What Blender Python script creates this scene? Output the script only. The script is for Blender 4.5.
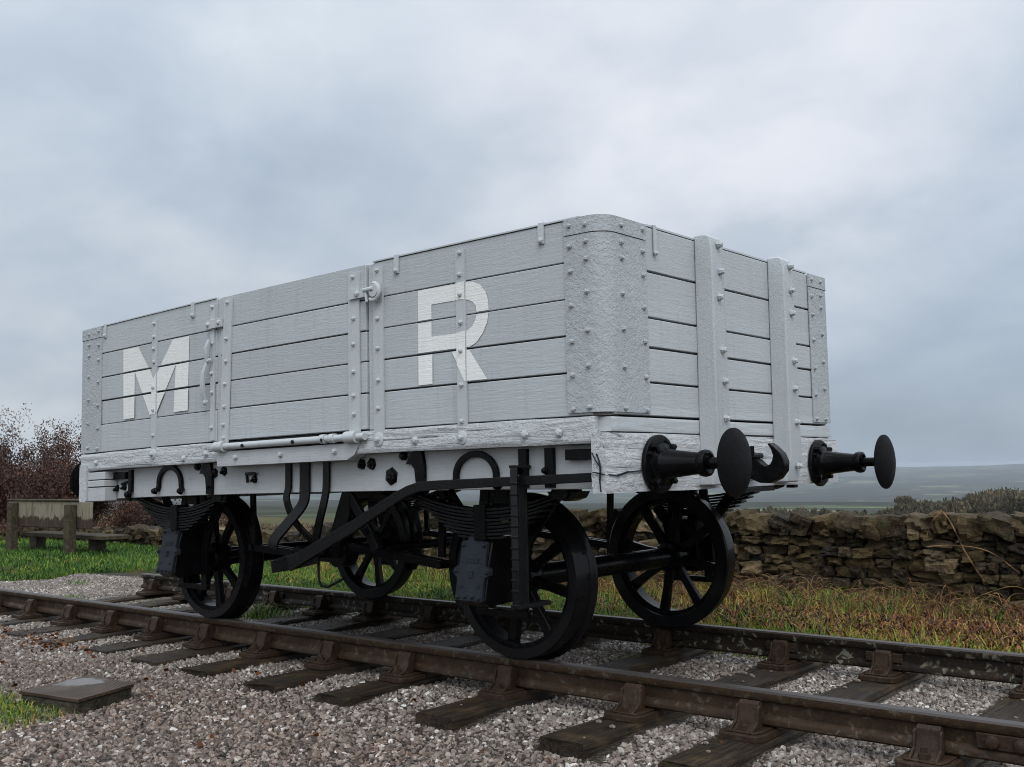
import bpy, bmesh, math, random
import numpy as np
from mathutils import Vector, Matrix, noise
R_ = math.radians
rnd = random.Random(7)
S = bpy.context.scene
for o in list(bpy.data.objects): bpy.data.objects.remove(o)

# ---------------------------------------------------------------- camera
cam = bpy.data.objects.new('camera', bpy.data.cameras.new('camera'))
S.collection.objects.link(cam); S.camera = cam
CAM = Vector((4.97272, -4.97327, 0.96637))
rt = Vector((0.75973, 0.64997, -0.01878)).normalized()
up = Vector((0.06819, -0.05092, 0.99637)).normalized()
fw = Vector((-0.64665, 0.75826, 0.08301)).normalized()
cam.matrix_world = Matrix(((rt.x, up.x, -fw.x, CAM.x), (rt.y, up.y, -fw.y, CAM.y), (rt.z, up.z, -fw.z, CAM.z), (0, 0, 0, 1)))
cam.data.sensor_width = 36; cam.data.lens = 1047.07 / 1024 * 36
cam.data.clip_start = .05; cam.data.clip_end = 30000

# ---------------------------------------------------------------- node helper
class NT:
    def __init__(s, tree): s.t = tree; s.n = tree.nodes; s.l = tree.links
    def add(s, typ, ins=None, **props):
        n = s.n.new(typ)
        for k, v in props.items(): setattr(n, k, v)
        for k, v in (ins or {}).items():
            sk = n.inputs[k]
            if isinstance(v, bpy.types.NodeSocket): s.l.new(v, sk)
            else: sk.default_value = v
        return n
    def math(s, op, a, b=0.0, c=0.0):
        n = s.n.new('ShaderNodeMath'); n.operation = op
        for i, v in enumerate((a, b, c)):
            if isinstance(v, bpy.types.NodeSocket): s.l.new(v, n.inputs[i])
            else: n.inputs[i].default_value = v
        return n.outputs[0]
    def mix(s, f, a, b, typ='MIX'):
        n = s.n.new('ShaderNodeMix'); n.data_type = 'RGBA'; n.blend_type = typ
        for i, v in ((0, f), (6, a), (7, b)):
            if isinstance(v, bpy.types.NodeSocket): s.l.new(v, n.inputs[i])
            else: n.inputs[i].default_value = v if i == 0 else (*v, 1)[:4]
        return n.outputs[2]
    def ramp(s, f, stops, interp='LINEAR'):
        n = s.n.new('ShaderNodeValToRGB'); n.color_ramp.interpolation = interp
        e = n.color_ramp.elements
        while len(e) < len(stops): e.new(1)
        for i, (p, c) in enumerate(stops):
            e[i].position = p; e[i].color = (*c, 1) if isinstance(c, tuple) else (c, c, c, 1)
        s.l.new(f, n.inputs[0]); return n.outputs[0]
    def noise(s, vec, scale, detail=4, rough=.55, dist=0):
        n = s.add('ShaderNodeTexNoise', {'Scale': scale, 'Detail': detail, 'Roughness': rough, 'Distortion': dist})
        if vec is not None: s.l.new(vec, n.inputs['Vector'])
        return n.outputs['Fac']
    def scale(s, vec, sc):
        return s.add('ShaderNodeVectorMath', {0: vec, 1: sc}, operation='MULTIPLY').outputs[0]

# ---------------------------------------------------------------- world: overcast sky over a Nishita sky
SUN_EL, SUN_AZ = 48, 128            # azimuth measured clockwise from +Y
W = bpy.data.worlds.new('World'); S.world = W; W.use_nodes = True
w = NT(W.node_tree); w.n.clear()
sky = w.add('ShaderNodeTexSky', sky_type='NISHITA', sun_disc=False, sun_elevation=R_(SUN_EL), sun_rotation=R_(SUN_AZ), altitude=300, air_density=1.0, dust_density=2.0)
tc = w.add('ShaderNodeTexCoord').outputs['Generated']
sep = w.add('ShaderNodeSeparateXYZ', {0: tc})
zz = w.math('MAXIMUM', sep.outputs[2], 0.0)
den = w.math('ADD', zz, 0.42)
px_ = w.math('DIVIDE', sep.outputs[0], den); py_ = w.math('DIVIDE', sep.outputs[1], den)
cv = w.add('ShaderNodeCombineXYZ', {0: px_, 1: py_, 2: 0.0}).outputs[0]
cv = w.add('ShaderNodeVectorMath', {0: cv, 1: (3.1, 1.3, 0)}, operation='ADD').outputs[0]
n1 = w.noise(cv, 1.1, 5, .45, .0); n2 = w.noise(cv, 3.2, 5, .50, .15)
n3 = w.noise(cv, 8.0, 5, .55, .2)
cl = w.math('ADD', w.math('ADD', w.math('MULTIPLY', n1, .5), w.math('MULTIPLY', n2, .36)), w.math('MULTIPLY', n3, .14))
ccol = w.ramp(cl, [(.34, (.455, .515, .59)), (.46, (.53, .59, .665)), (.54, (.60, .655, .72)), (.64, (.71, .76, .81))])
# an overcast sky is brighter overhead and dull near the horizon
grad = w.ramp(zz, [(0, .80), (.10, .90), (.25, 1.02), (.42, 1.16), (.7, 2.0), (1, 2.3)])
cc = w.mix(1.0, ccol, grad, 'MULTIPLY')
# unseen sky behind the viewer, on the sun's side, brightened to light the wagon
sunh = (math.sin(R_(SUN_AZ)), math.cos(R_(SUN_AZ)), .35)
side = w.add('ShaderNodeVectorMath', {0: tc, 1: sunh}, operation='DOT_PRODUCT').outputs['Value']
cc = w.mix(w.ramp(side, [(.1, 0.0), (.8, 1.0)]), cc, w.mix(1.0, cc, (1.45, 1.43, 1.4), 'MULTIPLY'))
# heavier grey-blue cloud low down to the right of the wagon
hd = tuple((fw + rt * .55 - up * .02).normalized())
hv = w.add('ShaderNodeVectorMath', {0: tc, 1: hd}, operation='DOT_PRODUCT').outputs['Value']
cc = w.mix(w.ramp(hv, [(.90, 0.0), (.995, 1.0)]), cc, w.mix(1.0, cc, (.80, .86, .92), 'MULTIPLY'))
# two thicker, darker cloud masses: above the left bay and above the middle of the wagon
for px0, py0, c0, c1, k in ((165, 95, .978, .999, .91), (440, 135, .965, .998, .93), (60, 330, .96, .998, .94)):
    dd_ = tuple((fw + rt * ((px0 - 512) / 1047) - up * ((py0 - 383) / 1047)).normalized())
    dv = w.add('ShaderNodeVectorMath', {0: tc, 1: dd_}, operation='DOT_PRODUCT').outputs['Value']
    mk = w.math('MULTIPLY', w.ramp(dv, [(c0, 0.0), (c1, 1.0)]), w.ramp(n2, [(.36, 1.0), (.62, .25)]))
    cc = w.mix(mk, cc, w.mix(1.0, cc, (k * .96, k * .99, k * 1.02), 'MULTIPLY'))
# thin brighter break in the cloud, up and to the right of the wagon
bd = (fw + rt * (215 / 1047) + up * (325 / 1047)).normalized()
dt = w.add('ShaderNodeVectorMath', {0: tc, 1: tuple(bd)}, operation='DOT_PRODUCT').outputs['Value']
br = w.ramp(dt, [(.955, 0.0), (.999, 1.0)])
brn = w.math('MULTIPLY', br, w.ramp(n2, [(.38, .3), (.58, 1.0)]))
cc = w.mix(w.math('MULTIPLY', brn, .85), cc, (.82, .84, .90))
low = w.ramp(sep.outputs[2], [(.0, 1.0), (.012, .0)])
cc = w.mix(w.math('MULTIPLY', low, .9), cc, (.36, .42, .52))
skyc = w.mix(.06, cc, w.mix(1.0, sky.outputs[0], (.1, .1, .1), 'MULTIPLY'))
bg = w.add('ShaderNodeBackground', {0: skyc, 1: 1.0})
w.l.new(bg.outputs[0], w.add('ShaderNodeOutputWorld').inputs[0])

sun = bpy.data.objects.new('sun', bpy.data.lights.new('sun', 'SUN'))
S.collection.objects.link(sun)
sun.data.energy = 1.0; sun.data.angle = R_(28); sun.data.color = (1, .97, .93)
sd = Vector((math.sin(R_(SUN_AZ)) * math.cos(R_(SUN_EL)), math.cos(R_(SUN_AZ)) * math.cos(R_(SUN_EL)), math.sin(R_(SUN_EL))))
sun.rotation_euler = sd.to_track_quat('Z', 'Y').to_euler()
S.view_settings.view_transform = 'Standard'; S.view_settings.look = 'None'
S.view_settings.exposure = 0.10; S.view_settings.gamma = 1.0
S.render.engine = 'CYCLES'; S.cycles.filter_width = 1.0

# ---------------------------------------------------------------- materials
def newmat(name):
    m = bpy.data.materials.new(name); m.use_nodes = True
    t = NT(m.node_tree); b = t.n['Principled BSDF']; b.inputs['Specular IOR Level'].default_value = .22
    return m, t, b
def pos(t): return t.add('ShaderNodeNewGeometry').outputs['Position']
def bump(t, b, h, strength, dist):
    n = t.add('ShaderNodeBump', {'Height': h, 'Strength': strength, 'Distance': dist}); t.l.new(n.outputs[0], b.inputs['Normal'])

def paint_wood(name, col, grain_axis='x', wrinkle=.35, worn=0.0, rough=.5):
    m, t, b = newmat(name); p = pos(t)
    sc = {'x': (3, 40, 40), 'z': (40, 40, 3), 'y': (40, 3, 40)}[grain_axis]
    g = t.noise(t.scale(p, sc), 2.3, 7, .66, .3)
    big = t.noise(p, 2.3, 4); mid = t.noise(p, 14, 5, .6)
    c = t.mix(t.ramp(big, [(.35, 0.0), (.7, .55)]), col, tuple(v * .86 for v in col))
    c = t.mix(t.ramp(mid, [(.55, 0.0), (.75, .35)]), c, tuple(v * k for v, k in zip(col, (.86, .84, .78))))
    # every board has its own tone; rain has washed dirt down from the joints and bolts
    zc = t.add('ShaderNodeSeparateXYZ', {0: p}).outputs
    zp = t.math('DIVIDE', t.math('SUBTRACT', t.math('SUBTRACT', zc[2], t.math('MULTIPLY', zc[0], .0132)), 1.389), .1685)
    xb = t.math('FLOOR', t.math('ADD', t.math('MULTIPLY', zc[0], .72), .5))
    wv = t.add('ShaderNodeTexWhiteNoise', {'Vector': t.add('ShaderNodeCombineXYZ', {0: t.math('FLOOR', zp), 1: xb}).outputs[0]}, noise_dimensions='2D').outputs[0]
    c = t.mix(t.math('MULTIPLY', wv, .55 if grain_axis != 'z' else .1), c, tuple(v * .80 for v in col))
    st = t.ramp(t.noise(t.scale(p, (26, 26, 1.3)), 1.0, 6, .62), [(.54, 0.0), (.72, .5)])
    c = t.mix(st, c, tuple(v * k for v, k in zip(col, (.72, .74, .70))))
    al = t.ramp(t.noise(p, 1.7, 6, .66), [(.58, 0.0), (.74, .45)])
    c = t.mix(al, c, tuple(v * k for v, k in zip(col, (.74, .80, .70))))
    if worn:
        wn = t.noise(t.scale(p, tuple(v * .5 for v in sc)), 2.0, 8, .7, .8)
        c = t.mix(t.ramp(wn, [(.60, 0.0), (.70, worn)]), c, (.16, .145, .13))
    t.l.new(c, b.inputs['Base Color']); b.inputs['Roughness'].default_value = rough; b.inputs['Specular IOR Level'].default_value = .4
    w1 = t.noise(p, 55, 4, .6, 2.5); vo = t.add('ShaderNodeTexVoronoi', {'Vector': p, 'Scale': 60.0}, feature='SMOOTH_F1').outputs[0]
    h = t.math('ADD', t.math('MULTIPLY', g, .75), t.math('MULTIPLY', w1, wrinkle))
    h = t.math('ADD', h, t.math('MULTIPLY', vo, wrinkle * .3))
    bump(t, b, h, .42, .009)
    return m
GREY = (.465, .492, .510); PALE = (.62, .635, .65)
M = {}
M['board'] = paint_wood('grey_painted_boards', GREY, 'x', .3)
M['board_end'] = paint_wood('grey_painted_end_boards', (.50, .527, .545), 'y', .45)
M['frame'] = paint_wood('white_painted_solebar', (.50, .515, .53), 'x', .15, 0.15, .45)
M['stanch'] = paint_wood('grey_painted_stanchion', (.47, .497, .515), 'z', 1.0)
M['band'] = paint_wood('grey_painted_iron', (.49, .515, .53), 'z', .35, rough=.42)
M['white'] = paint_wood('white_lettering', (.84, .845, .82), 'x', .3)
def cracked(name, axis, col=PALE):
    m, t, b = newmat(name); p = pos(t)
    sc = (1.5, 20, 20) if axis == 'x' else (20, 1.5, 20)
    g = t.noise(t.scale(p, sc), 1.3, 8, .62, .9); fl = t.noise(p, 24, 7, .66, .6); lump = t.noise(p, 9, 4, .55)
    c = t.mix(t.ramp(g, [(.315, 1.0), (.35, 0.0)]), col, (.09, .08, .07))
    c = t.mix(t.ramp(fl, [(.62, 0.0), (.70, .45)]), c, (.34, .33, .31))
    t.l.new(c, b.inputs['Base Color']); b.inputs['Roughness'].default_value = .5
    h = t.math('ADD', t.math('MULTIPLY', t.ramp(g, [(.30, 0.0), (.42, .7), (.52, .8), (.62, 1.0)]), 1.3), t.math('MULTIPLY', t.ramp(fl, [(.4, 0.0), (.56, 1.0)]), .45))
    h = t.math('ADD', h, t.math('MULTIPLY', lump, .6))
    bump(t, b, h, .75, .013)
    return m
M['curb'] = cracked('cracked_white_curb_rail', 'x', (.52, .54, .555))
M['headstock'] = cracked('cracked_white_headstock', 'y', (.55, .56, .575))
def plate_mat():
    m, t, b = newmat('flaking_grey_plate'); p = pos(t)
    fl = t.noise(p, 36, 8, .66, .35); big = t.noise(p, 3, 4); md = t.noise(p, 11, 4, .55)
    c = t.mix(t.ramp(big, [(.35, 0.0), (.7, .7)]), tuple(v * .94 for v in GREY), tuple(v * .80 for v in GREY))
    c = t.mix(t.ramp(fl, [(.25, .35), (.31, 0.0)]), c, (.33, .34, .35))
    t.l.new(c, b.inputs['Base Color']); b.inputs['Roughness'].default_value = .42
    h = t.math('ADD', t.ramp(fl, [(.36, 0.0), (.44, .5), (.50, .55), (.58, 1.0)]), t.math('MULTIPLY', t.ramp(t.noise(p, 75, 5, .6, .6), [(.4, 0.0), (.6, 1.0)]), .35))
    h = t.math('ADD', h, t.math('MULTIPLY', md, 1.2))
    bump(t, b, h, .55, .0065)
    return m
M['plate'] = plate_mat()
def black_mat(name, col=(.0022, .0022, .0027), rough=.20, sc=45, bs=.6, spec=.05, coat=.22):
    m, t, b = newmat(name); p = pos(t)
    n = t.noise(p, sc, 5, .65, .8); big = t.noise(p, 7, 4)
    t.l.new(t.mix(t.ramp(big, [(.4, 0.0), (.75, 1.0)]), col, tuple(v * 1.9 for v in col)), b.inputs['Base Color'])
    t.l.new(t.ramp(big, [(.3, rough - .08), (.7, rough + .16)]), b.inputs['Roughness'])
    b.inputs['Specular IOR Level'].default_value = spec
    b.inputs['Coat Weight'].default_value = coat; b.inputs['Coat Roughness'].default_value = .10
    bump(t, b, n, bs, .010)
    return m
M['black'] = black_mat('black_bitumen_paint')
M['black_soft'] = black_mat('black_painted_axlebox', (.011, .013, .018), .40, 90, .8, .2, 0)
M['iron'] = black_mat('black_painted_spring', (.0040, .0040, .0047), .30, 70, .5, .10, .28)
M['black_disc'] = black_mat('black_buffer_face', (.0035, .0035, .004), .45, 120, .9, .06, .04)
def simple(name, col, rough=.8):
    m, t, b = newmat(name); p = pos(t)
    n = t.noise(p, 20, 5)
    t.l.new(t.mix(n, col, tuple(v * .5 for v in col)), b.inputs['Base Color']); b.inputs['Roughness'].default_value = rough
    bump(t, b, n, .4, .01)
    return m
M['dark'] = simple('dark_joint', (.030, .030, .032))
M['inner'] = simple('wagon_inside_boards', (.20, .19, .18))
def rust_mat(name, base=(.045, .027, .015), lich=.28, rough=.6):
    m, t, b = newmat(name); p = pos(t)
    n = t.noise(p, 9, 6, .6); f = t.noise(p, 55, 5, .6, .5); v = t.noise(p, 26, 4, .5, .6)
    c = t.mix(t.ramp(n, [(.3, 0.0), (.7, 1.0)]), tuple(x * .45 for x in base), base)
    c = t.mix(t.ramp(f, [(.5, 0.0), (.72, .6)]), c, (.070, .034, .015))
    c = t.mix(t.math('MULTIPLY', t.ramp(v, [(.56, 0.0), (.62, 1.0)]), t.math('MULTIPLY', t.ramp(n, [(.42, 0.0), (.56, 1.0)]), lich)), c, (.17, .165, .125))
    t.l.new(c, b.inputs['Base Color']); b.inputs['Roughness'].default_value = rough
    bump(t, b, f, .6, .006)
    return m
M['rail'] = rust_mat('rusty_rail')
M['rail_lichen'] = rust_mat('lichen_spotted_rail', (.020, .015, .011), 1.0)
M['chair'] = rust_mat('rusty_chair_iron', (.040, .023, .014), .12)
def railtop():
    m, t, b = newmat('rail_head'); p = pos(t)
    f = t.noise(t.scale(p, (3, 60, 60)), 3, 5)
    t.l.new(t.mix(f, (.035, .028, .026), (.085, .072, .066)), b.inputs['Base Color']); b.inputs['Roughness'].default_value = .42; b.inputs['Metallic'].default_value = .3
    bump(t, b, f, .3, .003); return m
M['rail_top'] = railtop()
def sleeper_mat():
    m, t, b = newmat('old_sleeper_timber'); p = pos(t); oi = t.add('ShaderNodeObjectInfo').outputs['Random']
    pl = t.add('ShaderNodeVectorMath', {0: p, 1: t.add('ShaderNodeCombineXYZ', {0: oi}).outputs[0]}, operation='ADD').outputs[0]
    g = t.noise(t.scale(pl, (34, 2.2, 34)), 1.8, 8, .7, .6); big = t.noise(pl, 6, 5)
    c = t.mix(t.ramp(g, [(.35, 0.0), (.62, 1.0)]), (.007, .005, .004), (.052, .035, .023))
    c = t.mix(t.ramp(big, [(.5, 0.0), (.7, .7)]), c, (.095, .062, .028))
    c = t.mix(t.math('MULTIPLY', t.ramp(t.noise(pl, 17, 5), [(.58, 0.0), (.66, 1.0)]), .35), c, (.06, .075, .025))
    t.l.new(c, b.inputs['Base Color']); b.inputs['Roughness'].default_value = .55
    bump(t, b, t.ramp(g, [(.3, 0.0), (.6, 1.0)]), .9, .012); return m
M['sleeper'] = sleeper_mat()

# ---------------------------------------------------------------- mesh helpers
def link(name, me, mats, parent=None):
    o = bpy.data.objects.new(name, me); S.collection.objects.link(o)
    for mm in (mats if isinstance(mats, (list, tuple)) else [mats]): me.materials.append(M[mm] if isinstance(mm, str) else mm)
    if parent: o.parent = parent
    return o
def tag(o, label=None, cat=None, group=None, kind=None):
    if label: o['label'] = label
    if cat: o['category'] = cat
    if group: o['group'] = group
    if kind: o['kind'] = kind
    return o
def empty(name, loc=(0, 0, 0)):
    o = bpy.data.objects.new(name, None); S.collection.objects.link(o); o.location = loc; o.empty_display_size = .2; return o
def sag(p):   # the old body droops at both ends and leans a little along the track
    return (p[0], p[1], p[2] - .0163 * (p[0] / 2.3) ** 2 + .0132 * p[0])
class MB:
    def __init__(s): s.v = []; s.f = []; s.m = []
    def raw(s, vs, fs, mi=0):
        o = len(s.v); s.v += [tuple(v) for v in vs]
        for f in fs: s.f.append(tuple(o + i for i in f)); s.m.append(mi)
        return s
    def box(s, x0, x1, y0, y1, z0, z1, mi=0, rot=None, c=None, nx=1):
        vs = []; fs = []
        for i in range(nx + 1):
            x = x0 + (x1 - x0) * i / nx
            vs += [(x, y0, z0), (x, y1, z0), (x, y1, z1), (x, y0, z1)]
        for i in range(nx):
            a = 4 * i
            for k in range(4): fs.append((a + k, a + (k + 1) % 4, a + 4 + (k + 1) % 4, a + 4 + k)[::-1])
        fs.append((0, 1, 2, 3)[::1]); e = 4 * nx; fs.append((e + 3, e + 2, e + 1, e))
        if rot is not None:
            c = Vector(c) if c is not None else Vector(((x0 + x1) / 2, (y0 + y1) / 2, (z0 + z1) / 2))
            vs = [tuple(c + rot @ (Vector(v) - c)) for v in vs]
        return s.raw(vs, fs, mi)
    def tube(s, pts, r, n=10, mi=0, caps=True):
        pts = [Vector(p) for p in pts]; rs = r if isinstance(r, (list, tuple)) else [r] * len(pts)
        vs = []; fs = []; prev = None
        for i, p in enumerate(pts):
            d = (pts[min(i + 1, len(pts) - 1)] - pts[max(i - 1, 0)]).normalized()
            a = prev if prev is not None else (Vector((0, 0, 1)) if abs(d.z) < .9 else Vector((0, 1, 0)))
            a = (a - d * a.dot(d)).normalized(); prev = a; b = d.cross(a)
            for k in range(n):
                t = 2 * math.pi * k / n; vs.append(p + (a * math.cos(t) + b * math.sin(t)) * rs[i])
        for i in range(len(pts) - 1):
            for k in range(n): fs.append((i * n + k, i * n + (k + 1) % n, (i + 1) * n + (k + 1) % n, (i + 1) * n + k))
        if caps: fs.append(tuple(range(n))[::-1]); fs.append(tuple((len(pts) - 1) * n + k for k in range(n)))
        return s.raw(vs, fs, mi)
    def bar(s, pts, w, h, side=(0, 1, 0), mi=0):
        """flat bar along pts: w across 'side', h across the other way (w/h may be lists)"""
        pts = [Vector(p) for p in pts]; side = Vector(side); n = len(pts)
        ws = w if isinstance(w, (list, tuple)) else [w] * n; hs = h if isinstance(h, (list, tuple)) else [h] * n
        vs = []; fs = []
        for i, p in enumerate(pts):
            d = (pts[min(i + 1, n - 1)] - pts[max(i - 1, 0)]).normalized()
            a = (side - d * side.dot(d)).normalized(); b = d.cross(a)
            for u, v in ((-1, -1), (1, -1), (1, 1), (-1, 1)): vs.append(p + a * ws[i] / 2 * u + b * hs[i] / 2 * v)
        for i in range(n - 1):
            for k in range(4): fs.append((i * 4 + k, i * 4 + (k + 1) % 4, (i + 1) * 4 + (k + 1) % 4, (i + 1) * 4 + k))
        fs.append((3, 2, 1, 0)); fs.append(tuple((n - 1) * 4 + k for k in range(4)))
        return s.raw(vs, fs, mi)
    def lathe(s, prof, c=(0, 0, 0), axis='y', n=32, mi=0):
        """prof: list of (t along axis, radius)"""
        vs = []; fs = []; c = Vector(c)
        for t, r in prof:
            for k in range(n):
                a = 2 * math.pi * k / n; u, v = math.cos(a) * r, math.sin(a) * r
                vs.append(c + {'x': Vector((t, u, v)), 'y': Vector((v, t, u)), 'z': Vector((u, v, t))}[axis])
        for i in range(len(prof) - 1):
            for k in range(n): fs.append((i * n + k, i * n + (k + 1) % n, (i + 1) * n + (k + 1) % n, (i + 1) * n + k))
        fs.append(tuple(range(n))[::-1]); fs.append(tuple((len(prof) - 1) * n + k for k in range(n)))
        return s.raw(vs, fs, mi)
    def prism(s, poly, axis, a, b, mi=0):
        """poly in the two other axes (order x,y,z), extruded from a to b"""
        def P(t, q): return {'x': (t, q[0], q[1]), 'y': (q[0], t, q[1]), 'z': (q[0], q[1], t)}[axis]
        n = len(poly); vs = [P(a, q) for q in poly] + [P(b, q) for q in poly]
        fs = [tuple(range(n)), tuple(range(n, 2 * n))[::-1]] + [(i, i + n, (i + 1) % n + n, (i + 1) % n) for i in range(n)]
        return s.raw(vs, fs, mi)
    def bolt(s, p, d, r=.011, h=.014, mi=0):
        """square-shouldered domed bolt head standing out along d"""
        p = Vector(p); d = Vector(d).normalized(); a = d.orthogonal().normalized(); a.rotate(Matrix.Rotation(rnd.random() * 1.5, 3, d)); b = d.cross(a)
        vs = []; fs = []; n = 6
        for t, rr in ((-.004, r * 1.25), (h * .25, r * 1.25), (h * .3, r), (h * .8, r * .92), (h, r * .55)):
            for k in range(n):
                q = 2 * math.pi * k / n; vs.append(p + d * t + (a * math.cos(q) + b * math.sin(q)) * rr)
        for i in range(4):
            for k in range(n): fs.append((i * n + k, i * n + (k + 1) % n, (i + 1) * n + (k + 1) % n, (i + 1) * n + k))
        fs.append(tuple(4 * n + k for k in range(n)))
        return s.raw(vs, fs, mi)
    def build(s, name, mat, parent=None, deform=False, bevel=0, smooth=35, loc=None):
        me = bpy.data.meshes.new(name)
        vs = [sag(v) for v in s.v] if deform else s.v
        me.from_pydata([tuple(v) for v in vs], [], s.f)
        o = link(name, me, mat, parent)
        if any(s.m): me.polygons.foreach_set('material_index', s.m)
        bm = bmesh.new(); bm.from_mesh(me); bmesh.ops.recalc_face_normals(bm, faces=bm.faces[:])
        for e in bm.edges: e.smooth = len(e.link_faces) == 2 and e.calc_face_angle(0) < R_(smooth)
        for f in bm.faces: f.smooth = True
        bm.to_mesh(me); bm.free()
        if bevel:
            bv = o.modifiers.new('bevel', 'BEVEL'); bv.width = bevel; bv.segments = 2; bv.limit_method = 'ANGLE'; bv.angle_limit = R_(40); bv.harden_normals = True
        if loc: o.location = loc
        return o
def jit(a=.004): return rnd.uniform(-a, a)

# ================================================================ SETTING
def sm(a, b, x):
    t = min(1, max(0, (x - a) / (b - a))); return t * t * (3 - 2 * t)
def ground_z(x, y):
    """plateau with the track on it, falling away behind the stone wall to the valley"""
    if y < -.85: z = -.205 - .05 * sm(-.9, -1.5, y) * sm(-1.5, 1.5, x) - .028 * sm(-1.2, -2.2, y)
    elif y < 1.0: z = -.215
    else: z = -.215 + .05 * sm(1.0, 1.25, y) - .085 * sm(2.2, 3.8, y) * sm(-7, -4, x)
    z += .02 * sm(-5.5, -11, x) * sm(.5, 3, y)
    z += .02 * noise.noise(Vector((x * .6, y * .6, 3)))
    return z
def far_z(x, y):
    d = math.hypot(x, y); along = max(0.0, y - 5.5)
    base = -.16 + .02 * sm(-5.5, -11, x)
    z = base - 2.2 * sm(0, 30, along) - 10 * sm(10, 220, along) - 22 * sm(120, 900, along) - 58 * sm(500, 2200, along)
    if along > 50:
        z += (9 * noise.noise(Vector((x / 260, y / 260, 0))) + 34 * noise.noise(Vector((x / 800, y / 800, 5)))) * sm(200, 1800, along)
        z += sm(2600, 8200, along) * (54 + 20 * noise.noise(Vector((x / 3000, y / 3000, 9))))
    z += .10 * noise.noise(Vector((x * .3, y * .3, 7))) * sm(0, 6, along)
    return z
# ---- gravel bed
def grid_mesh(name, x0, x1, y0, y1, step, zf, mat, keep=None):
    nx = int((x1 - x0) / step) + 1; ny = int((y1 - y0) / step) + 1
    vs = [(x0 + (x1 - x0) * i / (nx - 1), y0 + (y1 - y0) * j / (ny - 1)) for j in range(ny) for i in range(nx)]
    fs = [(j * nx + i, j * nx + i + 1, (j + 1) * nx + i + 1, (j + 1) * nx + i) for j in range(ny - 1) for i in range(nx - 1)]
    if keep: fs = [f for f in fs if keep(*vs[f[0]])]
    me = bpy.data.meshes.new(name); me.from_pydata([(x, y, zf(x, y)) for x, y in vs], [], fs)
    me.polygons.foreach_set('use_smooth', [True] * len(fs)); return link(name, me, mat)
def ground_mat():
    m, t, b = newmat('earth_and_fine_gravel'); p = pos(t)
    v = t.add('ShaderNodeTexVoronoi', {'Vector': p, 'Scale': 45.0}); n = t.noise(p, 2, 5)
    c = t.mix(t.ramp(v.outputs['Distance'], [(.2, 0.0), (.7, 1.0)]), (.05, .04, .032), (.012, .010, .008))
    c = t.mix(t.ramp(n, [(.4, 0.0), (.6, .4)]), c, (.08, .06, .045))
    t.l.new(c, b.inputs['Base Color']); b.inputs['Roughness'].default_value = .85
    bump(t, b, v.outputs['Distance'], .8, .02); return m
M['ground'] = ground_mat()
def grass_edge(x): # grass starts beyond this y
    if x > -5: e = 1.02
    else: e = 1.02 + 1.1 * sm(-5, -6.6, x) - 2.4 * sm(-6.4, -8.5, x)
    return e + .22 * noise.noise(Vector((x * 1.3, 0, 2)))
tag(grid_mesh('gravel_bed', -14, 9, -9, 1.6, .12, lambda x, y: ground_z(x, y), 'ground'), kind='structure')
def turf_mat():
    m, t, b = newmat('turf'); p = pos(t)
    n = t.noise(p, 3, 6, .6); f = t.noise(p, 40, 4)
    c = t.mix(t.ramp(n, [(.35, 0.0), (.65, 1.0)]), (.028, .040, .012), (.075, .060, .025))
    c = t.mix(t.ramp(f, [(.45, 0.0), (.7, .6)]), c, (.045, .03, .018))
    t.l.new(c, b.inputs['Base Color']); b.inputs['Roughness'].default_value = .9
    bump(t, b, f, .8, .03); return m
M['turf'] = turf_mat()
tag(grid_mesh('turf_ground', -40, 14, -9, 6, .2, lambda x, y: ground_z(x, y) + (.012 if y > grass_edge(x) else -.05), 'turf', keep=lambda x, y: y > grass_edge(x) - .35 or x < -13.5), kind='structure')
# ---- terrain to the horizon
def field_mat():
    m, t, b = newmat('valley_fields'); p = pos(t)
    q = t.add('ShaderNodeVectorMath', {0: p, 1: t.scale(t.add('ShaderNodeTexNoise', {'Vector': p, 'Scale': .003}).outputs['Color'], (160, 160, 0))}, operation='ADD').outputs[0]
    q = t.scale(q, (1, 1, 0))
    v = t.add('ShaderNodeTexVoronoi', {'Vector': q, 'Scale': .0062, 'Randomness': .85})
    e = t.add('ShaderNodeTexVoronoi', {'Vector': q, 'Scale': .0062, 'Randomness': .85}, feature='DISTANCE_TO_EDGE').outputs[0]
    sp = t.add('ShaderNodeSeparateColor', {0: v.outputs['Color']})
    c = t.ramp(sp.outputs[0], [(.0, (.045, .060, .022)), (.25, (.085, .12, .04)), (.42, (.14, .14, .075)), (.6, (.04, .045, .025)), (.8, (.095, .13, .045))], 'CONSTANT')
    wood = t.noise(q, .0021, 6, .62)
    c = t.mix(t.ramp(wood, [(.45, 0.0), (.50, 1.0)]), c, (.030, .032, .020))
    c = t.mix(t.ramp(e, [(.0, 1.0), (.07, .9), (.11, 0.0)]), c, (.022, .024, .014))
    c = t.mix(t.ramp(t.noise(p, .03, 5, .7), [(.56, 0.0), (.62, .8)]), c, (.02, .022, .014))
    near = t.add('ShaderNodeSeparateXYZ', {0: p}).outputs[1]
    rough_g = t.mix(t.ramp(t.noise(p, .35, 6, .6), [(.4, 0.0), (.62, 1.0)]), (.05, .06, .022), (.10, .075, .035))
    c = t.mix(t.ramp(t.math('MULTIPLY', near, .002), [(.16, 0.0), (.4, 1.0)]), rough_g, c)
    t.l.new(c, b.inputs['Base Color']); b.inputs['Roughness'].default_value = .95
    b.inputs['Specular IOR Level'].default_value = .1
    bump(t, b, t.noise(p, .25, 5), .3, .4); return m
M['fields'] = field_mat()
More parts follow.
